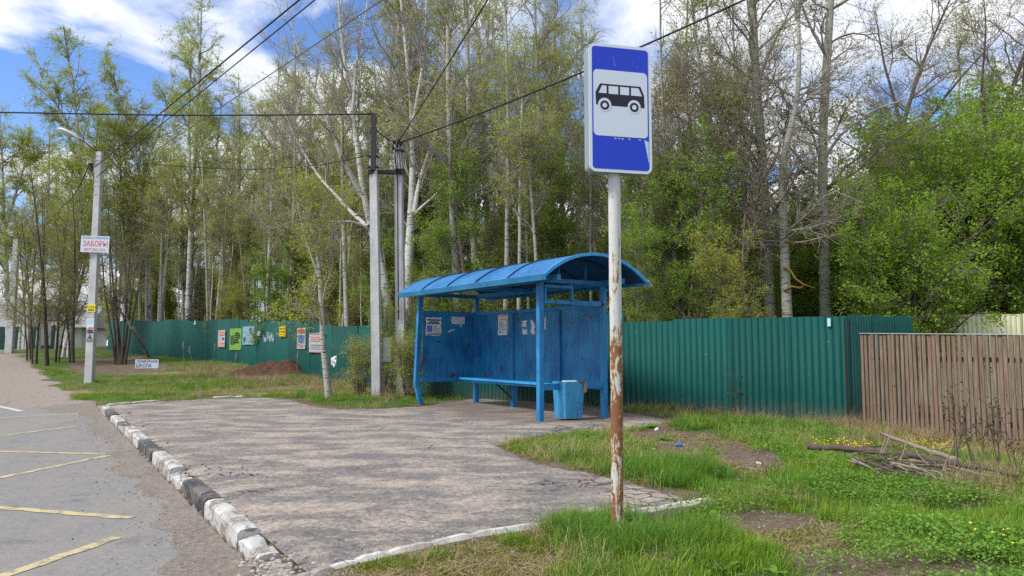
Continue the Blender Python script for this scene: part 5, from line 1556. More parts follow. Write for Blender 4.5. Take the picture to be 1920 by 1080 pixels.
def up_stem(h, r0, r1=.012, lean=(0, 0), curve=.3, seed=0, z0=-.2, base=(0, 0)):
    rg_ = random.Random(seed); n = 7; pts = []; rad = []; ph = rg_.uniform(0, 6)
    for i in range(n + 1):
        t = i / n
        pts.append((base[0] + lean[0] * h * t + curve * math.sin(t * 3 + ph) * t * .6, base[1] + lean[1] * h * t + curve * math.cos(t * 2.3 + ph) * t * .6, z0 + (h - z0) * t)); rad.append(r0 * (1 - t) ** .75 + r1)
    rad[0] *= 1.35
    return pts, rad
STY = dict(
    birch=dict(n1=46, t0=.28, a1=(28, 55), l1=3.6, sh=.55, u1=.02, rise=.25, n2=380, l2=1.5, u2=-.05, n3=2200, l3=.75, u3=-.16, nl=22000, ls=.070, wan=.11),
    birchbare=dict(n1=42, t0=.25, a1=(24, 50), l1=3.8, sh=.5, u1=.05, rise=.35, n2=460, l2=1.5, u2=.02, n3=2700, l3=.75, u3=-.03, nl=1500, ls=.050, wan=.13),
    aspen=dict(n1=40, t0=.35, a1=(32, 62), l1=2.6, sh=.5, u1=.05, rise=.2, n2=280, l2=1.1, u2=.04, n3=1500, l3=.55, u3=.02, nl=6000, ls=.058, wan=.15, clump=3),
    scrag=dict(n1=40, t0=.22, a1=(35, 75), l1=3.4, sh=.35, u1=.045, rise=.1, n2=380, l2=1.4, u2=.03, n3=1900, l3=.65, u3=.01, nl=3600, ls=.050, wan=.19),
    young=dict(n1=30, t0=.18, a1=(30, 60), l1=1.9, sh=.5, u1=.04, rise=.2, n2=300, l2=.9, u2=.0, n3=1500, l3=.45, u3=-.01, nl=14000, ls=.058, wan=.15, clump=4),
    cherry=dict(n1=60, t0=.06, a1=(25, 70), l1=2.6, bush=True, u1=.03, rise=.15, n2=620, l2=1.15, u2=.0, n3=2600, l3=.55, u3=-.04, nl=36000, ls=.078, wan=.13, clump=5, lsp=.06, r3=.005),
    slender=dict(n1=26, t0=.45, a1=(28, 60), l1=1.8, sh=.4, u1=.05, rise=.2, n2=180, l2=.9, u2=.03, n3=900, l3=.5, u3=.0, nl=4200, ls=.058, wan=.15, clump=3),
    dark=dict(n1=34, t0=.15, a1=(30, 75), l1=2.0, sh=.35, u1=.03, rise=.1, n2=260, l2=1.0, u2=.01, n3=1300, l3=.5, u3=-.02, nl=4200, ls=.05, wan=.2),
    shrub=dict(n1=44, t0=.1, a1=(15, 45), l1=1.0, bush=True, u1=.05, rise=.4, n2=260, l2=.5, u2=.02, n3=900, l3=.30, u3=.0, nl=5200, ls=.048, wan=.14, clump=2, r3=.003),
)
PROTO = {}
def proto(key, sty, stems, seed, **over):
    PROTO[key] = tree_meshes(seed, stems, dict(STY[sty], **over))
proto('birch1', 'birch', [up_stem(19, .17, seed=1, curve=.8), ([(0.1, 0, 8), (.9, .4, 12), (1.5, .5, 17)], [.08, .06, .01])], 11)
proto('birch2', 'birch', [up_stem(17, .14, seed=2, curve=.6, lean=(.04, .0))], 12, nl=18000)
proto('bare1', 'birchbare', [up_stem(18, .15, seed=3, curve=.7)], 13)
proto('bare2', 'birchbare', [up_stem(16, .13, seed=4, curve=.6), ([(0, 0, 6), (-.8, .3, 10), (-1.4, .2, 15)], [.07, .05, .01])], 14)
proto('aspen1', 'aspen', [up_stem(16, .12, seed=5, curve=.4)], 15)
proto('aspen2', 'aspen', [up_stem(14, .10, seed=6, curve=.5, lean=(-.02, 0))], 16, nl=4600)
proto('scrag1', 'scrag', [up_stem(15, .13, seed=7, curve=.7)], 17)
proto('scrag2', 'scrag', [up_stem(13, .11, seed=8, curve=.9), ([(0, 0, 4), (.8, .2, 8), (1.2, .1, 12)], [.07, .05, .01])], 18)
proto('slender1', 'slender', [up_stem(12, .065, seed=9, curve=.5)], 19)
proto('slender2', 'slender', [up_stem(10, .05, seed=10, curve=.5, lean=(.03, 0))], 20, nl=3000)
proto('young1', 'young', [up_stem(7.5, .06, seed=21, curve=.5)], 21)
proto('young2', 'young', [up_stem(6, .05, seed=22, curve=.5), up_stem(5, .04, seed=23, lean=(.15, .05))], 22, nl=11000)
proto('cherry1', 'cherry', [up_stem(6.4, .09, seed=31, lean=(.10, 0)), up_stem(6.0, .08, seed=32, lean=(-.16, .05)), up_stem(5.2, .07, seed=33, lean=(.02, -.22)), up_stem(5.0, .06, seed=34, lean=(-.05, .25))], 31)
proto('cherry2', 'cherry', [up_stem(7.2, .10, seed=35, lean=(-.06, 0)), up_stem(6.0, .08, seed=36, lean=(.22, .05)), up_stem(5.0, .07, seed=37, lean=(-.25, -.1))], 32)
proto('dark1', 'dark', [up_stem(8.5, .048, seed=41, curve=.5), up_stem(7.5, .03, seed=42, lean=(.07, .03), base=(.15, .1))], 41)
proto('shrub1', 'shrub', [up_stem(1.9, .02, seed=51 + i, lean=(.22 * math.cos(i * 1.3), .22 * math.sin(i * 1.3)), base=(.1 * math.cos(i), .1 * math.sin(i)), curve=.15) for i in range(7)], 51)
# spruce: a straight trunk and whorls of drooping boughs
def spruce(seed, h=9.0, w=1.9):
    rng = np.random.RandomState(seed)
    tp_, tr_ = resample(*up_stem(h, .12, seed=seed, curve=.1), 18)
    Vt, Qt = tubes_np(tp_[None], tr_[None], 8)
    n = 210; z = .6 + (h - .8) * rng.rand(n) ** 1.15; L = w * (1 - z / h) ** .85 * rng.uniform(.7, 1.15, n) + .12
    a = rng.uniform(0, 6.28, n); D = np.stack([np.cos(a), np.sin(a), np.full(n, .12)], 1); S = np.stack([0 * z, 0 * z, z], 1)
    P = grow(S, D, L, 6, .05, -.07, rng); Rr = taper(np.full(n, .014), 6, .3)
    S2, D2, k, t, rp = spawn(P, Rr, L, 2000, .15, 1, 30, 60, rng); L2 = .38 * rng.uniform(.5, 1.2, 2000)
    P2_ = grow(S2, D2, L2, 3, .08, -.06, rng); R2_ = taper(np.full(2000, .005), 3, .5)
    V1, Q1 = tubes_np(P, Rr, 4); V2, Q2 = tubes_np(P2_, R2_, 3)
    kk = rng.randint(0, 2000, 15000); C, _ = lerp_at(P2_[kk], rng.rand(15000)); C += rng.normal(0, .02, C.shape)
    Vl, Ql, tl = leaves_np(C, .075, rng, .5, .3)
    return mesh_np('trunk', Vt, [Qt], True), mesh_np('branches', np.concatenate([V1, V2]), [Q1, Q2 + len(V1)], True), mesh_np('foliage', Vl, [Ql], False, dict(tint=tl))
PROTO['spruce'] = spruce(61)
MATS = dict(birch=('birchold', 'twig', 'leafbirch'), bare=('birch', 'twiggrey', 'leafbirch'), aspen=('aspenpale', 'twiggrey', 'leafyellow'), scrag=('aspen', 'twig', 'leafolive'),
            slender=('aspenpale', 'twiggrey', 'leafyellow'), young=('brownbark', 'twig', 'leafyellow'), cherry=('darkbark', 'twig', 'leafcherry'), dark=('darkbark', 'twig', 'leafolive'),
            shrub=('brownbark', 'twiggrey', 'leafyellow'), spruce=('darkbark', 'twig', 'leafdark'))
def mats_of(key): return [M[m_] for m_ in MATS[key.rstrip('0123456789')]]
def put(key, px, Yd, name, label, group, sc=1.0, rz=None, lean=(0, 0), mats=None, rng=random.Random(99)):
    x = (px - 960) / F * Yd
    return set_tree(name, PROTO[key], mats or mats_of(key), (x, Yd, hz1(x, Yd) - .05), rng.uniform(0, 6.28) if rz is None else rz, sc, label, group, 'tree', lean)

# --- trees that stand out, their trunks following the photograph's own lines
def traced(name, label, paths, Yd, sty, mats, seed, group=None, ground=None, **over):
    """paths: list of (pixel polyline, r0, r1[, dY])"""
    x0, y0 = paths[0][0][0]
    b = at(x0, y0, Yd); base = Vector((b.x, Yd, hz1(b.x, Yd))) if ground is None else ground
    stems = []
    for i, q in enumerate(paths):
        pts = [at(x, y, Yd + (q[3] if len(q) > 3 else 0) * j / max(1, len(q[0]) - 1)) - base for j, (x, y) in enumerate(q[0])]
        rad = list(np.linspace(q[1], q[2], len(pts)))
        if i == 0 and ground is None:
            pts.insert(0, Vector((pts[0].x, 0, -.15))); rad.insert(0, q[1] * 1.25)
        stems.append(([tuple(p) for p in pts], rad))
    ms = tree_meshes(seed, stems, dict(STY[sty], **over))
    return set_tree(name, ms, [M[m_] for m_ in mats], base, 0, 1, label, group)
BW = ('birch', 'twiggrey', 'leafbirch')
traced('birch_tree', 'white birch with fanned out bare limbs just left of the paired utility poles',
       [([(733, 593), (716, 490), (690, 425), (678, 365), (672, 300), (663, 250), (656, 178), (640, 110), (632, 20), (628, -120)], .16, .02, 1.),
        ([(679, 368), (660, 330), (640, 300), (622, 240), (600, 190), (560, 90), (540, 0)], .085, .015, -1.5), ([(690, 425), (664, 404), (628, 365), (593, 327), (560, 270), (530, 200)], .08, .012, 1.5),
        ([(660, 210), (668, 130), (680, 60), (700, -60)], .05, .01, 1.), ([(690, 428), (664, 415), (640, 416), (610, 415), (570, 408)], .045, .012, -1.)], 24.0, 'birchbare', BW, 101, n1=46, t0=.35, l1=3.0, nl=2200)
traced('birch_tree', 'white birch forking into two bare stems just right of the paired utility poles',
       [([(765, 598), (767, 478), (772, 430), (776, 400), (773, 359), (774, 300), (777, 250), (768, 178), (762, 89), (748, -20), (740, -140)], .17, .02, 1.),
        ([(776, 400), (785, 353), (795, 318), (810, 270), (841, 201), (862, 160), (900, 110)], .09, .012, 1.), ([(777, 402), (800, 380), (820, 362), (838, 338), (880, 300)], .05, .01, -1.),
        ([(772, 250), (790, 140), (800, 40), (806, -80)], .07, .012, -1.)], 23.5, 'birchbare', BW, 102, n1=48, t0=.32, l1=3.0, nl=1500)
AS = ('aspenpale', 'twig', 'leafolive')
traced('aspen_tree', 'thick rough grey aspen trunk, left of the three thick trunks behind the green fence', [([(1443, 597), (1438, 420), (1428, 260), (1420, 120), (1413, 0), (1408, -150)], .145, .085), ([(1428, 250), (1400, 190), (1380, 120), (1340, 40)], .06, .01), ([(1422, 150), (1460, 60), (1500, -20)], .05, .01)], 19.0, 'scrag', ('aspen', 'twig', 'leafolive'), 103, t0=.3, l1=2.6, n1=44)
asp2 = traced('aspen_tree', 'pale crooked aspen trunk, middle of the three thick trunks behind the green fence', [([(1476, 598), (1468, 430), (1463, 340), (1466, 270), (1490, 215), (1500, 160), (1495, 60), (1500, -60)], .125, .03), ([(1466, 268), (1450, 215), (1440, 170), (1430, 120)], .05, .01), ([(1490, 215), (1520, 180), (1550, 150)], .04, .01), ([(1470, 455), (1500, 455), (1540, 445), (1580, 438)], .03, .01, -1)], 18.3, 'scrag', ('aspenpale', 'twiggrey', 'leafolive'), 104, t0=.3, l1=2.0, n1=36)
traced('aspen_tree', 'straight pale aspen trunk, right of the three thick trunks behind the green fence', [([(1550, 597), (1545, 470), (1543, 350), (1541, 250), (1552, 110), (1560, 0), (1566, -140)], .15, .085), ([(1543, 300), (1580, 250), (1640, 205), (1720, 180)], .05, .01, -1), ([(1553, 110), (1520, 50), (1490, -30)], .06, .01)], 19.5, 'scrag', AS, 105, t0=.3, l1=2.8, n1=44)
for k, path in enumerate(([(1470, 502), (1482, 507), (1491, 522), (1506, 533), (1530, 541)], [(1471, 452), (1490, 455), (1515, 457), (1535, 452), (1580, 438)], [(1470, 545), (1485, 537), (1500, 540), (1512, 534)])):
    mb = MB(); pp = [at(x, y, 18.2 - .12 * j) - asp2.location for j, (x, y) in enumerate(path)]
    mb.tube(pp, [.03, .027, .023, .018, .008][:len(pp)], 7); mb.done('lichen_branch', M['lichen'], asp2)
for i, (pts, r, Yd, lb) in enumerate(((
        [(1278, 597), (1262, 470), (1252, 380), (1247, 280), (1240, 150), (1236, -60)], .075, 19.5, 'slim leaning aspen just right of the shelter roof tip'), (
        [(1328, 603), (1322, 470), (1308, 380), (1300, 290), (1285, 180), (1290, -80)], .075, 20.5, 'brown slim trunk between the shelter roof and the thick aspens'), (
        [(1352, 603), (1338, 480), (1328, 380), (1325, 300), (1335, 180), (1320, -40)], .07, 18.8, 'pale slim trunk next to the thick rough aspen'), (
        [(1392, 600), (1388, 440), (1380, 300), (1378, 150), (1370, -80)], .085, 23., 'slim trunk standing behind the thick rough aspen'), (
        [(1031, 500), (1024, 400), (1015, 310), (1010, 200), (1004, 80), (998, -80)], .125, 24., 'tall pale aspen with a clean trunk rising behind the shelter roof'), (
        [(1046, 500), (1036, 400), (1022, 320), (1030, 220), (1040, 60), (1046, -60)], .10, 25., 'second pale aspen close beside the tall one behind the roof'), (
        [(943, 520), (941, 430), (936, 330), (930, 230), (926, 100), (920, -40)], .14, 27., 'dark patched birch trunk rising behind the middle of shelter roof'), (
        [(898, 520), (895, 420), (897, 330), (905, 200), (915, 60), (920, -60)], .08, 26., 'thin grey trunk behind the shelter roof left of the patched birch'))):
    traced('slim_aspen', lb, [(pts, r, .02), ([pts[2], (pts[2][0] + 26 * (-1) ** i, pts[2][1] - 90), (pts[2][0] + 50 * (-1) ** i, pts[2][1] - 210)], r * .4, .01)], Yd, 'scrag' if i < 4 else 'aspen', (('aspen', 'aspen', 'aspenpale', 'aspen', 'aspenpale', 'aspenpale', 'birchold', 'aspen')[i], 'twig' if i < 4 else 'twiggrey', 'leafolive' if i < 4 else 'leafyellow'), 110 + i, n1=34, t0=.25, l1=2.4)
yt = tp(616, 745)
traced('young_tree', 'young pale-barked tree on the verge in front of the poster fence',
       [([(616, 745), (610, 690), (604, 640), (598, 560), (596, 490), (584, 430), (574, 370), (570, 300)], .095, .012), ([(598, 520), (575, 460), (560, 400), (548, 340)], .04, .008), ([(602, 600), (575, 585), (540, 578)], .022, .006, -.6), ([(597, 500), (620, 440), (632, 380)], .03, .006, .6)],
       yt.y, 'young', ('aspenpale', 'twiggrey', 'leafyellow'), 120, t0=.30, n1=30, l1=1.5, nl=4200, ls=.055, n3=900)
# plastic bag caught low on the young tree
bb = at(627, 677, yt.y - .25)
mb = MB(); bmesh.ops.create_icosphere(mb.bm, subdivisions=3, radius=.12)
for v in mb.bm.verts:
    v.co *= 1 + .75 * mnoise.noise(v.co * 14) + .3 * mnoise.noise(v.co * 40); v.co.x *= .6; v.co.y *= .45; v.co.z *= .95
tag(mb.done('plastic_bag', M['bag'], None, bb), 'white plastic bag caught low on the young tree', 'plastic bag')
# left side birches with hanging new leaves
for i, (pts, r, Yd, lb, fork) in enumerate(((
        [(128, 600), (138, 480), (152, 400), (152, 320), (148, 262), (140, 190), (128, 110), (118, 50)], .20, 46., 'tall leafy birch with the highest crown at upper left', [(152, 330), (120, 220), (80, 150), (60, 90)]), (
        [(282, 600), (278, 480), (268, 380), (266, 320), (240, 230), (215, 150), (196, 90)], .19, 48., 'tall birch beside the highest one with a slanting upper trunk', [(267, 330), (300, 240), (320, 170), (330, 120)]), (
        [(18, 640), (14, 540), (8, 420), (6, 330), (0, 200)], .22, 50., 'white birch trunk standing at the left edge behind the far lamp post', [(9, 430), (40, 330), (60, 260)]), (
        [(245, 600), (240, 470), (232, 350), (240, 250), (235, 190)], .17, 52., 'slender leafy birch standing behind the near lamp post', [(234, 380), (200, 300), (190, 220)]))):
    traced('leafy_birch', lb, [(pts, r, .03), (fork, r * .5, .015)], Yd, 'birch', ('birchold', 'twig', 'leafbirch'), 130 + i, n1=60, t0=.3, l1=3.9, nl=27000, ls=.09, n3=2500, l3=1.0, group='leafy birches at upper left')
# more leafy birches filling the upper left
rng = random.Random(88)
LB = ('left of the far lamp post', 'right above the far lamp post', 'over the pale gate', 'left of the near lamp head', 'under the tallest left crown', 'right of the near lamp post', 'above the school board', 'over the white triangle plate', 'above the leftmost poster', 'above the pale blue poster', 'above the orange poster')
for i, px in enumerate((-25, 40, 75, 110, 175, 222, 300, 345, 395, 455, 520)):
    put('birch%d' % (1 + i % 2), px, 52 + 6 * rng.random() if px < 260 else 47 - (px - 300) * .05 + 3 * rng.random(), 'leafy_birch', 'yellow green drooping birch ' + LB[i], 'leafy birches at upper left', rng.uniform(.72, .98))
# dark many-stemmed tree and the dead trunk leaning on it
cl = tp(228, 684)
traced('many_stemmed_tree', 'dark many-stemmed tree behind the near lamp post', [([(228, 684), (222, 620), (212, 540), (205, 450), (200, 350)], .085, .012)] + [([(226 + 3 * k, 684), (226 + 6 * k, 620), (228 + 11 * k, 540), (232 + 15 * k, 440), (230 + 19 * k, 350)], .06, .010, .5 * (-1) ** k) for k in (-3, -2, -1, 1, 2, 3)],
       cl.y, 'dark', ('darkbark', 'twig', 'leafolive'), 140, n1=60, n2=420, n3=2200, t0=.22, l1=1.6, nl=6000)
ltp = [tp(278, 668), at(250, 618, cl.y - .2), at(215, 568, cl.y + .2), at(190, 528, cl.y + .5), at(165, 460, cl.y + .8)]
lt_ = empty('leaning_trunk', ltp[0], 0, 'dead pale trunk leaning from the grass into the dark many-stemmed tree', 'fallen tree')
mb = MB(); mb.tube([p - ltp[0] for p in ltp], [.09, .085, .075, .065, .04], 9); mb.done('trunk', M['aspenpale'], lt_)
mb = MB(); mb.tube(wobble(ltp[2] - ltp[0], at(205, 545, cl.y - .6) - ltp[0] + Vector((.3, 0, .9)), 6, .05, 3), [.022, .02, .016, .012, .009, .006, .004], 5); mb.done('branch', M['aspenpale'], lt_)
# dark saplings in front of the far fence at left
rng = random.Random(31)
sap = (('dark crooked sapling nearest the far lamp post', 72, 700, 37), ('thin dark sapling left of the pale gate', 62, 690, 40), ('dark sapling with its trunk right before the pale gate', 92, 712, 35.5), ('thin upright sapling right of the pale gate', 108, 690, 38), ('black thin sapling left of the near lamp post', 141, 694, 37))
for i, (lb, px, py, Yd) in enumerate(sap):
    put('dark1', px, Yd, 'dark_sapling', lb, 'dark saplings at left', .95 + .1 * i % .3, None, (R(rng.uniform(-4, 4)), R(rng.uniform(-6, 6))), mats=[M['darkbark'], M['twig'], M['leafbirch']])
for i, (px, Yd, lean) in enumerate(((122, 43, .12), (132, 42, -.02))):
    put('birch2', px, Yd, 'birch_tree', ('birch leaning right over the far end of green fence', 'upright birch at the far end of green fence')[i], None, .7, 0., (0, lean))
put('spruce', 372, 42, 'spruce_tree', 'dark spruce behind the far stretch of green fence', None, .62)
put('spruce', 826, 31, 'spruce_tree', 'dark olive spruce top between the patched birch and the forked birch', None, .96, mats=[M['darkbark'], M['twig'], M['leafdark']])
# bright green bird-cherry thicket at right
rng = random.Random(17)
for i, (px, Yd, s, k, lb) in enumerate((
        (1665, 18.2, .86, 1, 'bright green bushy tree nearest the thick aspens'), (1745, 19.6, 1.0, 2, 'bright green bushy tree above the left end of beige fence'), (1850, 20.5, 1.15, 1, 'bright green bushy tree above the middle of beige fence'),
        (1950, 19.8, 1.1, 2, 'bright green bushy tree cut by the right edge'), (1690, 23.5, 1.2, 2, 'leafy green tree behind the thicket, left one'), (1790, 25., 1.45, 1, 'leafy green tree behind the thicket, tallest in the middle'),
        (1905, 25., 1.45, 2, 'leafy green tree behind the thicket at the far right'), (1600, 25., 1.0, 1, 'leafy green bush behind the straight pale aspen'), (1255, 25., .95, 2, 'green bushy tree behind the slim aspen near the roof tip'), (1340, 26., .9, 1, 'green bushy tree behind the slim trunks right of shelter'), (1425, 24.5, .85, 2, 'green bushy tree behind the thick rough aspen'), (1510, 23.5, .8, 1, 'green bushy tree between the two right thick aspens'))):
    put('cherry%d' % k, px, Yd, 'bird_cherry', lb, 'bright green trees at right', s, rng.uniform(0, 6.28))
# dark bare limbs rising over the thicket
traced('bare_tree', 'dark bare tree with spreading limbs rising over the green thicket', [([(1650, 596), (1665, 420), (1680, 300), (1700, 200), (1740, 90), (1790, -20)], .12, .02), ([(1672, 350), (1720, 250), (1800, 150), (1880, 60)], .07, .01), ([(1690, 240), (1660, 130), (1640, 20)], .06, .01)], 23., 'scrag', ('darkbark', 'twig', 'leafolive'), 150, n1=50, t0=.4, l1=3.4, nl=2600)
traced('bare_tree', 'dark bare tree slanting up at the right edge above the thicket', [([(1840, 596), (1850, 420), (1860, 290), (1890, 180), (1930, 80), (1960, -40)], .13, .03), ([(1862, 280), (1900, 240), (1960, 200)], .06, .01), ([(1858, 300), (1840, 180), (1850, 60), (1840, -40)], .06, .01)], 24., 'scrag', ('darkbark', 'twig', 'leafolive'), 151, n1=46, t0=.4, l1=3.2, nl=2800)
# low leafy shrub growing round the utility poles, and small shrubs behind the shelter
for i, (px, py, s, lb) in enumerate(((726, 744, 1.12, 'leafy green shrub growing between the two utility poles'), (676, 742, .7, 'small leafy shrub left of the utility poles'), (766, 748, .75, 'leafy shrub between right utility pole and shelter'))):
    p = tp(px, py); set_tree('shrub', PROTO['shrub1'], mats_of('shrub1'), p - Vector((0, 0, .03)), i * 2.1, s, lb, 'shrubs round the utility poles', 'shrub')

# --- the rest of the wood: slim trunks behind the fence
def fenceY(px):
    r = ray(px, 600)
    for a, b in zip(FENCE_G[:-1], FENCE_G[1:]):
        M2 = np.array([[r.x, -(b - a).x], [r.y, -(b - a).y]]); t, k = np.linalg.solve(M2, np.array([a.x, a.y]))
        if -.001 <= k <= 1.001 and t > 0: return t * r.y
    return 17.5 if px > 1500 else 48.
rng = random.Random(2024)
kinds = [('slender1', 4), ('slender2', 3), ('aspen1', 3), ('aspen2', 3), ('bare1', 1.2), ('bare2', 1.0), ('scrag1', .6), ('birch2', 1.0)]
names = dict(slender='slim_aspen', aspen='aspen_tree', bare='birch_tree', scrag='rough_aspen', birch='leafy_birch')
words = dict(slender='slim pale trunk with sparse new leaves among many behind the green fence', aspen='aspen with thin pale trunk and sparse leaves in the wood behind fence', bare='nearly bare white birch in the wood behind the green fence',
             scrag='rough aspen with bare twiggy crown in the wood behind the fence', birch='birch with drooping leafy twigs in the wood behind the fence')
# landmarks of the photograph, left to right, that a trunk can be found by
LANDM = [(255, 'near lamp post'), (290, 'school board'), (345, 'white triangle plate'), (395, 'leftmost poster'), (443, 'lime green poster'), (468, 'pale blue poster'), (500, 'faded graffiti'), (531, 'orange poster'), (567, 'tall white poster'), (600, 'young verge tree'),
         (650, 'shrubs'), (706, 'left utility pole'), (750, 'right utility pole'), (800, 'left end of shelter roof'), (860, 'second roof seam'), (930, 'middle of shelter roof'), (1000, 'right half of shelter roof'), (1070, 'shelter window frame'), (1125, 'shelter roof top'), (1165, 'bus stop sign pole'), (1215, 'right tip of shelter roof'),
         (1270, 'fence beside shelter'), (1330, 'step in the fence top'), (1400, 'thick rough aspen'), (1475, 'three thick aspens'), (1560, 'fence corner'), (1640, 'plank fence end')]
POOL = []
def pooled(o_, px, Yd, noun): POOL.append((o_, px, Yd, noun))
def label_pool():
    buckets = {}
    for o_, px, Yd, noun in POOL:
        lm = min(LANDM, key=lambda q: abs(q[0] - px))[1]; back = Yd - fenceY(px)
        dep = 'close behind the fence' if back < 6 else ('in the middle of the wood' if back < 11 else 'deep in the wood')
        buckets.setdefault((noun, dep, lm), []).append((px, o_))
    for (noun, dep, lm), q in buckets.items():
        q.sort(key=lambda v: v[0])
        for i, (px, o_) in enumerate(q):
            pre = '' if len(q) == 1 else (('left', 'right') if len(q) == 2 else ('leftmost', 'second', 'third', 'fourth', 'fifth', 'sixth', 'seventh'))[i] + ' '
            o_['label'] = pre + noun + ' ' + dep + ', above ' + lm
nouns = dict(slender='slim pale trunk', aspen='leafy aspen', bare='bare white birch', scrag='bare twiggy aspen', birch='birch with drooping twigs')
bgs = []
cols = np.concatenate([np.linspace(230, 640, 30), np.linspace(655, 1420, 36)])
for i, px in enumerate(cols):
    px += rng.uniform(-9, 9); Yd = fenceY(px) + 1.2 + 17 * rng.random() ** 1.4
    left = px < 620
    if px > 1120 and i % 2: continue
    if px > 1060: ks_ = [('scrag1', 1), ('scrag2', 1), ('slender1', 3), ('slender2', 3)]; Yd = max(Yd, fenceY(px) + 4)
    elif left: ks_ = [('slender1', 3), ('slender2', 2), ('aspen1', 2), ('aspen2', 3), ('birch2', 2), ('birch1', 1.2), ('bare1', .6)]
    else: ks_ = kinds
    key = rng.choices([k for k, _ in ks_], [w for _, w in ks_])[0]
    kd = key.rstrip('0123456789')
    s = rng.uniform(.85, 1.15)
    m_ = mats_of(key)
    if kd == 'aspen' and rng.random() < .35: m_ = [M['aspen'], M['twig'], M['leafyellow']]
    o = put(key, px, Yd, names[kd], words[kd], 'trees of the wood behind the green fence', s, None, (R(rng.uniform(-3, 3)), R(rng.uniform(-3.5, 3.5))), m_)
    pooled(o, px, Yd, nouns[kd])
# understorey of young leafy trees
for i, px in enumerate(np.linspace(270, 1480, 62)):
    px += rng.uniform(-12, 12); Yd = fenceY(px) + 1.0 + 15 * rng.random() ** 1.2
    key = rng.choice(['young1', 'young2', 'young1'])
    m_ = mats_of(key)
    if px > 1150 or rng.random() < .25: m_ = [M['brownbark'], M['twig'], M['leafcherry']]
    o = put(key, px, Yd, 'young_tree', 'young leafy tree under the taller trunks behind the green fence', 'understorey behind the green fence', rng.uniform(.65, 1.2) * (.8 if px > 1150 else 1), None, (R(rng.uniform(-5, 5)), R(rng.uniform(-5, 5))), m_)
    pooled(o, px, Yd, 'green young tree' if m_[2] is M['leafcherry'] else 'yellowish young tree')
# a close stand of thin pale trunks right behind the fence
for i, px in enumerate(np.linspace(290, 1010, 34)):
    px += rng.uniform(-8, 8); Yd = fenceY(px) + 1.0 + 8 * rng.random()
    o = put(rng.choice(['slender1', 'slender2']), px, Yd, 'slim_aspen', None, 'trees of the wood behind the green fence', rng.uniform(.6, .95), None, (R(rng.uniform(-4, 4)), R(rng.uniform(-5, 5))), [M['aspenpale'], M['twiggrey'], M[rng.choice(['leafyellow', 'leafbirch'])]])
    pooled(o, px, Yd, 'thin short aspen')
label_pool()

# ------------------------------------------------------------------ scatter (grass, weeds, straw, far wood) with geometry nodes
def scatter(name, P, rot, scl, idx_, objs, label, cat, kind='stuff'):
    hid = bpy.data.collections.new(name + '_kinds')
    for i, o_ in enumerate(objs): o_.name = '%s_kind_%02d' % (name, i); hid.objects.link(o_)
    me_ = bpy.data.meshes.new(name); me_.vertices.add(len(P)); me_.vertices.foreach_set('co', np.ascontiguousarray(P, np.float32).ravel())
    a = me_.attributes.new('rot', 'FLOAT_VECTOR', 'POINT'); a.data.foreach_set('vector', np.ascontiguousarray(rot, np.float32).ravel())
    a = me_.attributes.new('scl', 'FLOAT', 'POINT'); a.data.foreach_set('value', np.ascontiguousarray(scl, np.float32))
    a = me_.attributes.new('idx', 'INT', 'POINT'); a.data.foreach_set('value', np.ascontiguousarray(idx_, np.int32))
    me_.update()
    ob = link(name, me_); tag(ob, label, cat, None, kind)
    ng = bpy.data.node_groups.new(name, 'GeometryNodeTree')
    ng.interface.new_socket('Geometry', in_out='INPUT', socket_type='NodeSocketGeometry'); ng.interface.new_socket('Geometry', in_out='OUTPUT', socket_type='NodeSocketGeometry')
    n, l = ng.nodes, ng.links
    gi, go = n.new('NodeGroupInput'), n.new('NodeGroupOutput')
    ci = n.new('GeometryNodeCollectionInfo'); ci.inputs['Collection'].default_value = hid; ci.inputs['Separate Children'].default_value = True; ci.inputs['Reset Children'].default_value = True
    ip = n.new('GeometryNodeInstanceOnPoints'); ip.inputs['Pick Instance'].default_value = True
    def na(nm, t):
        q = n.new('GeometryNodeInputNamedAttribute'); q.data_type = t; q.inputs['Name'].default_value = nm; return q.outputs['Attribute']
    l.new(gi.outputs[0], ip.inputs['Points']); l.new(ci.outputs[0], ip.inputs['Instance']); l.new(na('idx', 'INT'), ip.inputs['Instance Index'])
    er = n.new('FunctionNodeEulerToRotation'); l.new(na('rot', 'FLOAT_VECTOR'), er.inputs[0]); l.new(er.outputs[0], ip.inputs['Rotation'])
    l.new(na('scl', 'FLOAT'), ip.inputs['Scale']); l.new(ip.outputs[0], go.inputs[0])
    md = ob.modifiers.new('scatter', 'NODES'); md.node_group = ng
    return ob
def src(me_, mat):
    if not me_.materials: me_.materials.append(mat)
    return bpy.data.objects.new('kind', me_)
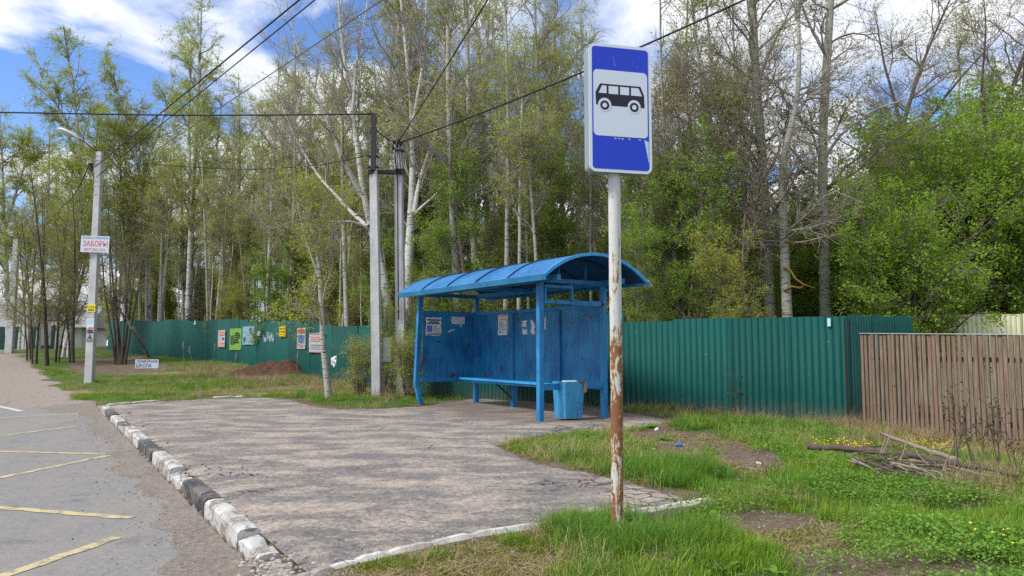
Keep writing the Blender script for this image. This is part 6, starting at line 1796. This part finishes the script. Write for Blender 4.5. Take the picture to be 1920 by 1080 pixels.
def tuft(n, rad, h0, h1, w, seed, spread=.5, droop=.5):
    """n bent blades, three spans each"""
    rng = np.random.RandomState(seed)
    a = rng.uniform(0, 6.283, n); r = rad * np.sqrt(rng.rand(n)); base = np.stack([r * np.cos(a), r * np.sin(a), np.zeros(n)], 1)
    az = rng.uniform(0, 6.283, n); out = spread * rng.rand(n) + .05; hh = rng.uniform(h0, h1, n)
    d = np.stack([np.cos(az) * out, np.sin(az) * out, np.ones(n)], 1); d = nrm(d); side = np.stack([-np.sin(az), np.cos(az), np.zeros(n)], 1)
    V = []; p = base.copy()
    for i, ww in enumerate((1., .8, .5, .08)):
        V.append(p - side * (w * ww * .5)); V.append(p + side * (w * ww * .5))
        p = p + d * (hh / 3)[:, None]; d[:, 2] -= droop * rng.uniform(.3, 1., n); d = nrm(d)
    V = np.stack(V, 1)                                           # n,8,3
    i = np.arange(n)[:, None] * 8
    Q = np.concatenate([i + np.array([[0, 1, 3, 2]]), i + np.array([[2, 3, 5, 4]]), i + np.array([[4, 5, 7, 6]])])
    t = np.repeat(np.clip(rng.beta(2, 2, n), 0, 1), 8)
    return mesh_np('tuft', V.reshape(-1, 3), [Q], True, dict(tint=t))
def rosette(n, l0, l1, w, seed, tilt=.5, stem=.0):
    """broad-leaved weed: leaf blades fanning from a crown"""
    rng = np.random.RandomState(seed); V = []; Q = []; T = []
    for k in range(n):
        a = rng.uniform(0, 6.283); L = rng.uniform(l0, l1); e = rng.uniform(tilt * .4, tilt * 1.3); c, s = math.cos(a), math.sin(a)
        d = np.array([c * math.cos(e), s * math.cos(e), math.sin(e)]); sd = np.array([-s, c, 0]); up = np.cross(sd, d) * -1
        st_ = np.array([rng.normal(0, .02), rng.normal(0, .02), 0]); b = len(V); tt_ = rng.beta(2, 2)
        for f, ww, bend in ((0, .12, 0), (.35, .75, .02), (.65, 1., -.02), (1., .05, -.16)):
            c0_ = st_ + d * L * f + np.array([0, 0, 1.]) * bend * L
            V += [c0_ - sd * w * ww * L * .5, c0_ + np.array([0, 0, -.03 * L * ww]), c0_ + sd * w * ww * L * .5]; T += [tt_] * 3
        for j in range(3):
            q = b + j * 3; Q += [[q, q + 1, q + 4, q + 3], [q + 1, q + 2, q + 5, q + 4]]
    return mesh_np('weed', np.array(V), [np.array(Q)], True, dict(tint=np.array(T)))
def umbel(n, seed, h=.16, ls=.05):
    """ground-elder like weed: many small leaflets at mixed heights"""
    rng = np.random.RandomState(seed)
    C = np.stack([rng.normal(0, .085, n), rng.normal(0, .085, n), h * (.25 + .75 * rng.rand(n))], 1)
    V, Q, t = leaves_np(C, ls, rng, .25, .6)
    return mesh_np('weed', V, [Q], False, dict(tint=t))
def dandelion(seed):
    bm_ = bmesh.new(); rg_ = random.Random(seed)
    for i in range(5):
        bmesh.ops.create_icosphere(bm_, subdivisions=1, radius=.014, matrix=Matrix.Translation((rg_.gauss(0, .09), rg_.gauss(0, .09), rg_.uniform(.10, .22))) @ Matrix.Diagonal((1, 1, .5, 1)))
    m_ = bpy.data.meshes.new('flowers'); bm_.to_mesh(m_); bm_.free(); return m_
rs = np.random.RandomState(7)
def cand(n, poly_px=None, box=None):
    """random ground points, thicker near the camera, inside what the lens can see"""
    px = rs.uniform(-60, 1980, n); k = rs.rand(n)
    inv = 1 / 3.6 + (1 / 52. - 1 / 3.6) * k ** .62                # even in 1/depth, pushed outwards
    y = 1 / inv; x = (px - 960) / F * y
    return x, y
PILE = [(p.x, p.y) for p in (tp(1505, 848), tp(1600, 838), tp(1800, 860), tp(1960, 895), tp(1960, 950), tp(1800, 928), tp(1690, 912), tp(1590, 888))]
def build_grass():
    x, y = cand(140000); m_ = masks(x, y)
    near_pole = np.hypot(x - SB.x, y - SB.y)
    dpv = segdist(x, y, PVXY)
    ok = ~m_['ins'] & (m_['sand'] < .5) & (m_['wood'] < .5) & ((m_['u'] > .3) | (m_['s'] > .6)) & ~((m_['u'] > .14) & (dpv < .07))
    dens = 1 - .55 * m_['bare']
    dens = dens * np.where((dpv < .2) & (y < 7), .25, 1.) * np.clip(.55 + 1.3 * fbm(x, y, 2.6, 57), .04, 1)
    dens = dens * (1 - .65 * np.clip(m_['straw'], 0, 1))
    dens = dens * np.clip(.75 + .55 * fbm(x, y, 1.7, 55), .15, 1)
    dens = np.where(inpoly(x, y, PILE), dens * .25, dens)
    keep = ok & (rs.rand(len(x)) < dens)
    x, y, mk_ = x[keep], y[keep], {k: v[keep] for k, v in m_.items()}
    z = hz(x, y); n = len(x)
    dpv = dpv[keep]; dist = y
    lush = fbm(x, y, 1.1, 66)
    # 0-2 lawn, 3-4 long lush, 5 moss, 6 straw
    idx_ = rs.randint(0, 3, n)
    pl_ = np.clip(.10 + .5 * lush, .02, .55); pl_ = np.where(y > 13, pl_ * .55, pl_)
    pl_ = np.where(np.hypot(x - SB.x, y - SB.y) < .75, .8, pl_)
    idx_ = np.where(rs.rand(n) < pl_, rs.randint(3, 5, n), idx_)
    # the strip next to the asphalt is short and mossy
    mossy = (rs.rand(n) < sstep(.55, .05, dpv) * .9) | ((x < .75) & (y < 6.5) & (rs.rand(n) < .8))
    idx_ = np.where(mossy & (np.hypot(x - SB.x, y - SB.y) > .5), 5, idx_)
    st_ = rs.rand(n) < np.clip(mk_['straw'] * .75 + np.where(y < 8, .02, .08) + .25 * np.clip(fbm(x, y, 1.9, 58), 0, 1), 0, 1)
    idx_ = np.where(st_, 6, idx_)
    idx_ = np.where(mk_['bare'] > .5, np.where(rs.rand(n) < .6, 7, 5), idx_)
    sc_ = rs.uniform(.6, 1.25, n) * np.where(dist > 12, 1.15, 1.) * np.where(idx_ == 6, .9, 1.)
    sc_ *= np.where(dist < 7, .85, 1)
    rot = np.stack([rs.normal(0, .12, n), rs.normal(0, .12, n), rs.uniform(0, 6.283, n)], 1)
    objs = [src(tuft(34, .11, .05, .11, .0065, 1, .8), M['grassmat']), src(tuft(40, .12, .05, .13, .0065, 2, .9, .6), M['grassmat']), src(tuft(30, .12, .04, .10, .0075, 3, 1.0, .7), M['weed']),
            src(tuft(60, .09, .10, .20, .0065, 4, .8, .6), M['grassmat']), src(tuft(64, .10, .12, .24, .006, 5, .8, .65), M['grassblue']),
            src(tuft(60, .10, .015, .04, .008, 6, 1.2, .9), M['moss']), src(tuft(40, .14, .10, .30, .005, 7, 1.6, 1.1), M['straw']), src(tuft(22, .16, .03, .12, .005, 8, 6., .3), M['straw'])]
    scatter('grass', np.stack([x, y, z - .01], 1), rot, sc_, idx_, objs, 'green verge grass with mossy edges and dry straw', 'grass')
build_grass()
def build_weeds():
    x, y = cand(24000); m_ = masks(x, y)
    ok = ~m_['ins'] & (m_['sand'] < .5) & (m_['wood'] < .5) & (m_['u'] > .3) & ((x > .9) | (y > 17))
    patch = fbm(x, y, 1.6, 88)
    dens = np.clip(-.08 + .8 * patch, .02, .45) * np.where(x > 1.8, 1., .35) * np.where(m_['bare'] > .5, .12, 1.) * np.where(y > 16, .25, 1.) * np.where(inpoly(x, y, PILE), .05, 1.)
    k = ok & (rs.rand(len(x)) < dens); x, y = x[k], y[k]; n = len(x)
    idx_ = np.where(fbm(x, y, 2.3, 91) > .1, rs.randint(2, 4, n), rs.randint(0, 4, n))
    objs = [src(rosette(11, .06, .13, .34, 1, .55), M['weed']), src(rosette(14, .05, .11, .42, 2, .8), M['grassblue']), src(umbel(170, 3, .13, .024), M['weed']), src(umbel(190, 4, .10, .021), M['weed'])]
    scatter('weeds', np.stack([x, y, hz(x, y)], 1), np.stack([rs.normal(0, .1, n), rs.normal(0, .1, n), rs.uniform(0, 6.28, n)], 1), rs.uniform(.6, 1.3, n), idx_, objs, 'low broad-leaved green weeds in the right-hand grass', 'weeds')
build_weeds()
# yellow spring flowers before the plank fence
pts = []
for (px, py, n_, sx, sy) in ((1545, 845, 4, 10, 3), (1620, 852, 9, 18, 5), (1765, 852, 18, 34, 7), (1890, 1045, 3, 30, 12)):
    for i in range(n_): pts.append(tp(px + rs.normal(0, sx), py + rs.normal(0, sy)))
P = np.array([tuple(p) for p in pts]); n = len(P)
scatter('yellow_flowers', P, np.stack([0 * P[:, 0], 0 * P[:, 0], rs.uniform(0, 6, n)], 1), rs.uniform(.6, 1.0, n), rs.randint(0, 2, n), [src(dandelion(1), M['flower']), src(dandelion(2), M['flower'])], 'small yellow spring flowers in grass before the plank fence', 'flowers')
# tall dry straw along the foot of the fences and on the left verge
def strawband():
    pts = []
    for a, b in zip(FENCE_W[:-1], FENCE_W[1:]):
        for i in range(260): p = a.lerp(b, rs.rand()); pts.append((p.x - abs(rs.normal(0, .22)) - .06, p.y + rs.normal(0, .1)))
    for i in range(120):
        p = FENCE_G[0].lerp(FENCE_G[1], rs.rand() ** 1.5 * .8); pts.append((p.x - .2 * rs.rand(), p.y - .15 - abs(rs.normal(0, .18))))
    for (px, py, n_, sx, sy) in ((390, 698, 90, 30, 4), (500, 716, 60, 60, 7), (640, 725, 70, 55, 7), (735, 742, 50, 16, 5), (1850, 920, 70, 50, 18), (330, 712, 25, 50, 8), (1640, 835, 60, 60, 8)):
        for i in range(n_): p = tp(px + rs.normal(0, sx), py + rs.normal(0, sy)); pts.append((p.x, p.y))
    P = np.array(pts); n = len(P)
    bad = inpoly(P[:, 0], P[:, 1], PVXY); P = P[~bad]; n = len(P)
    objs = [src(tuft(34, .10, .22, .50, .0055, 17, .9, .8), M['straw']), src(tuft(30, .16, .12, .40, .005, 18, 2.5, 1.2), M['straw']), src(tuft(26, .12, .2, .42, .005, 19, 1.8, .5), M['straw'])]
    sc_ = rs.uniform(.6, 1.1, n) * np.where(P[:, 1] > 18, 1.25, .8)
    scatter('dry_straw', np.column_stack([P, hz(P[:, 0], P[:, 1])]), np.stack([rs.normal(0, .2, n), rs.normal(0, .2, n), rs.uniform(0, 6.28, n)], 1), sc_, rs.randint(0, 3, n), objs, 'bleached dry straw at the foot of the fences', 'straw')
strawband()
# loose gravel in the gutter and on the bare near corner
def gravel():
    pts = []
    for i in range(2600): s = rs.uniform(-14.5, 1); u = -.03 - abs(rs.normal(0, .33)); p = ks(u, s); pts.append((p.x, p.y, hz1(p.x, p.y) + .012))
    for i in range(1100):
        q = gp(rs.uniform(560, 1050), rs.uniform(1015, 1080)); 
        if not inpoly(np.array([q.x]), np.array([q.y]), PVXY)[0]: pts.append((q.x, q.y, hz1(q.x, q.y)))
    for i in range(500):
        q = gp(rs.uniform(300, 1250), rs.uniform(790, 1060)); pts.append((q.x, q.y, .014 if inpoly(np.array([q.x]), np.array([q.y]), PVXY)[0] else hz1(q.x, q.y)))
    for q_ in BARE:
        bx_ = [p.x for p in q_]; by_ = [p.y for p in q_]; qp = [(p.x, p.y) for p in q_]
        gx_ = rs.uniform(min(bx_), max(bx_), 900); gy_ = rs.uniform(min(by_), max(by_), 900); ok_ = inpoly(gx_, gy_, qp) & ~inpoly(gx_, gy_, PVXY) & (gy_ > 2.5)
        pts += list(zip(gx_[ok_], gy_[ok_], hz(gx_[ok_], gy_[ok_])))
    P = np.array(pts); n = len(P); objs = []
    for k in range(3):
        bm_ = bmesh.new(); bmesh.ops.create_icosphere(bm_, subdivisions=1, radius=.01)
        for v in bm_.verts: v.co *= 1 + .5 * mnoise.noise(v.co * 120 + Vector((k * 9, 0, 0))); v.co.z *= .65
        m_ = bpy.data.meshes.new('pebble'); bm_.to_mesh(m_); bm_.free(); objs.append(src(m_, (M['stone'], M['stone'], M['dirt'])[k]))
    scatter('gravel', P, rs.uniform(0, 6, (n, 3)), rs.uniform(.15, 1.0, n) ** 1.8 * .9, rs.randint(0, 3, n), objs, 'fine loose gravel along the kerb and platform edge', 'gravel')
gravel()
# the deep wood beyond: one mass of trunks and young leaves
def deepwood():
    n = 190; px = rs.uniform(180, 2000, n); f = np.array([fenceY(p) for p in px]); y = f + 12 + 30 * rs.rand(n); x = (px - 960) / F * y
    objs = []; 
    for key in ('young1', 'young2', 'slender1', 'slender2', 'cherry2'):
        # one joined mesh per kind
        tr, br, fo = PROTO[key]; mm = mats_of(key); bm_ = bmesh.new()
        me_ = bpy.data.meshes.new('wood_kind')
        for i, q in enumerate((tr, br, fo)):
            c0_ = len(bm_.faces); bm_.from_mesh(q)
            bm_.faces.ensure_lookup_table()
            for fa in bm_.faces[c0_:]: fa.material_index = i
        bm_.to_mesh(me_); bm_.free()
        for mt in mm: me_.materials.append(mt)
        if key == 'cherry2': me_.materials[2] = M['leafbirch']
        objs.append(bpy.data.objects.new('kind', me_))
    idx_ = rs.choice(5, n, p=[.32, .28, .15, .08, .17]); sc_ = rs.uniform(.8, 1.35, n); sc_ = np.where(idx_ == 4, sc_ * .8, sc_)
    scatter('deep_wood', np.column_stack([x, y, hz(x, y) - .1]), np.stack([rs.normal(0, .05, n), rs.normal(0, .05, n), rs.uniform(0, 6.28, n)], 1), sc_, idx_, objs, 'deep spring wood of trunks and young leaves in the distance', 'wood')
deepwood()
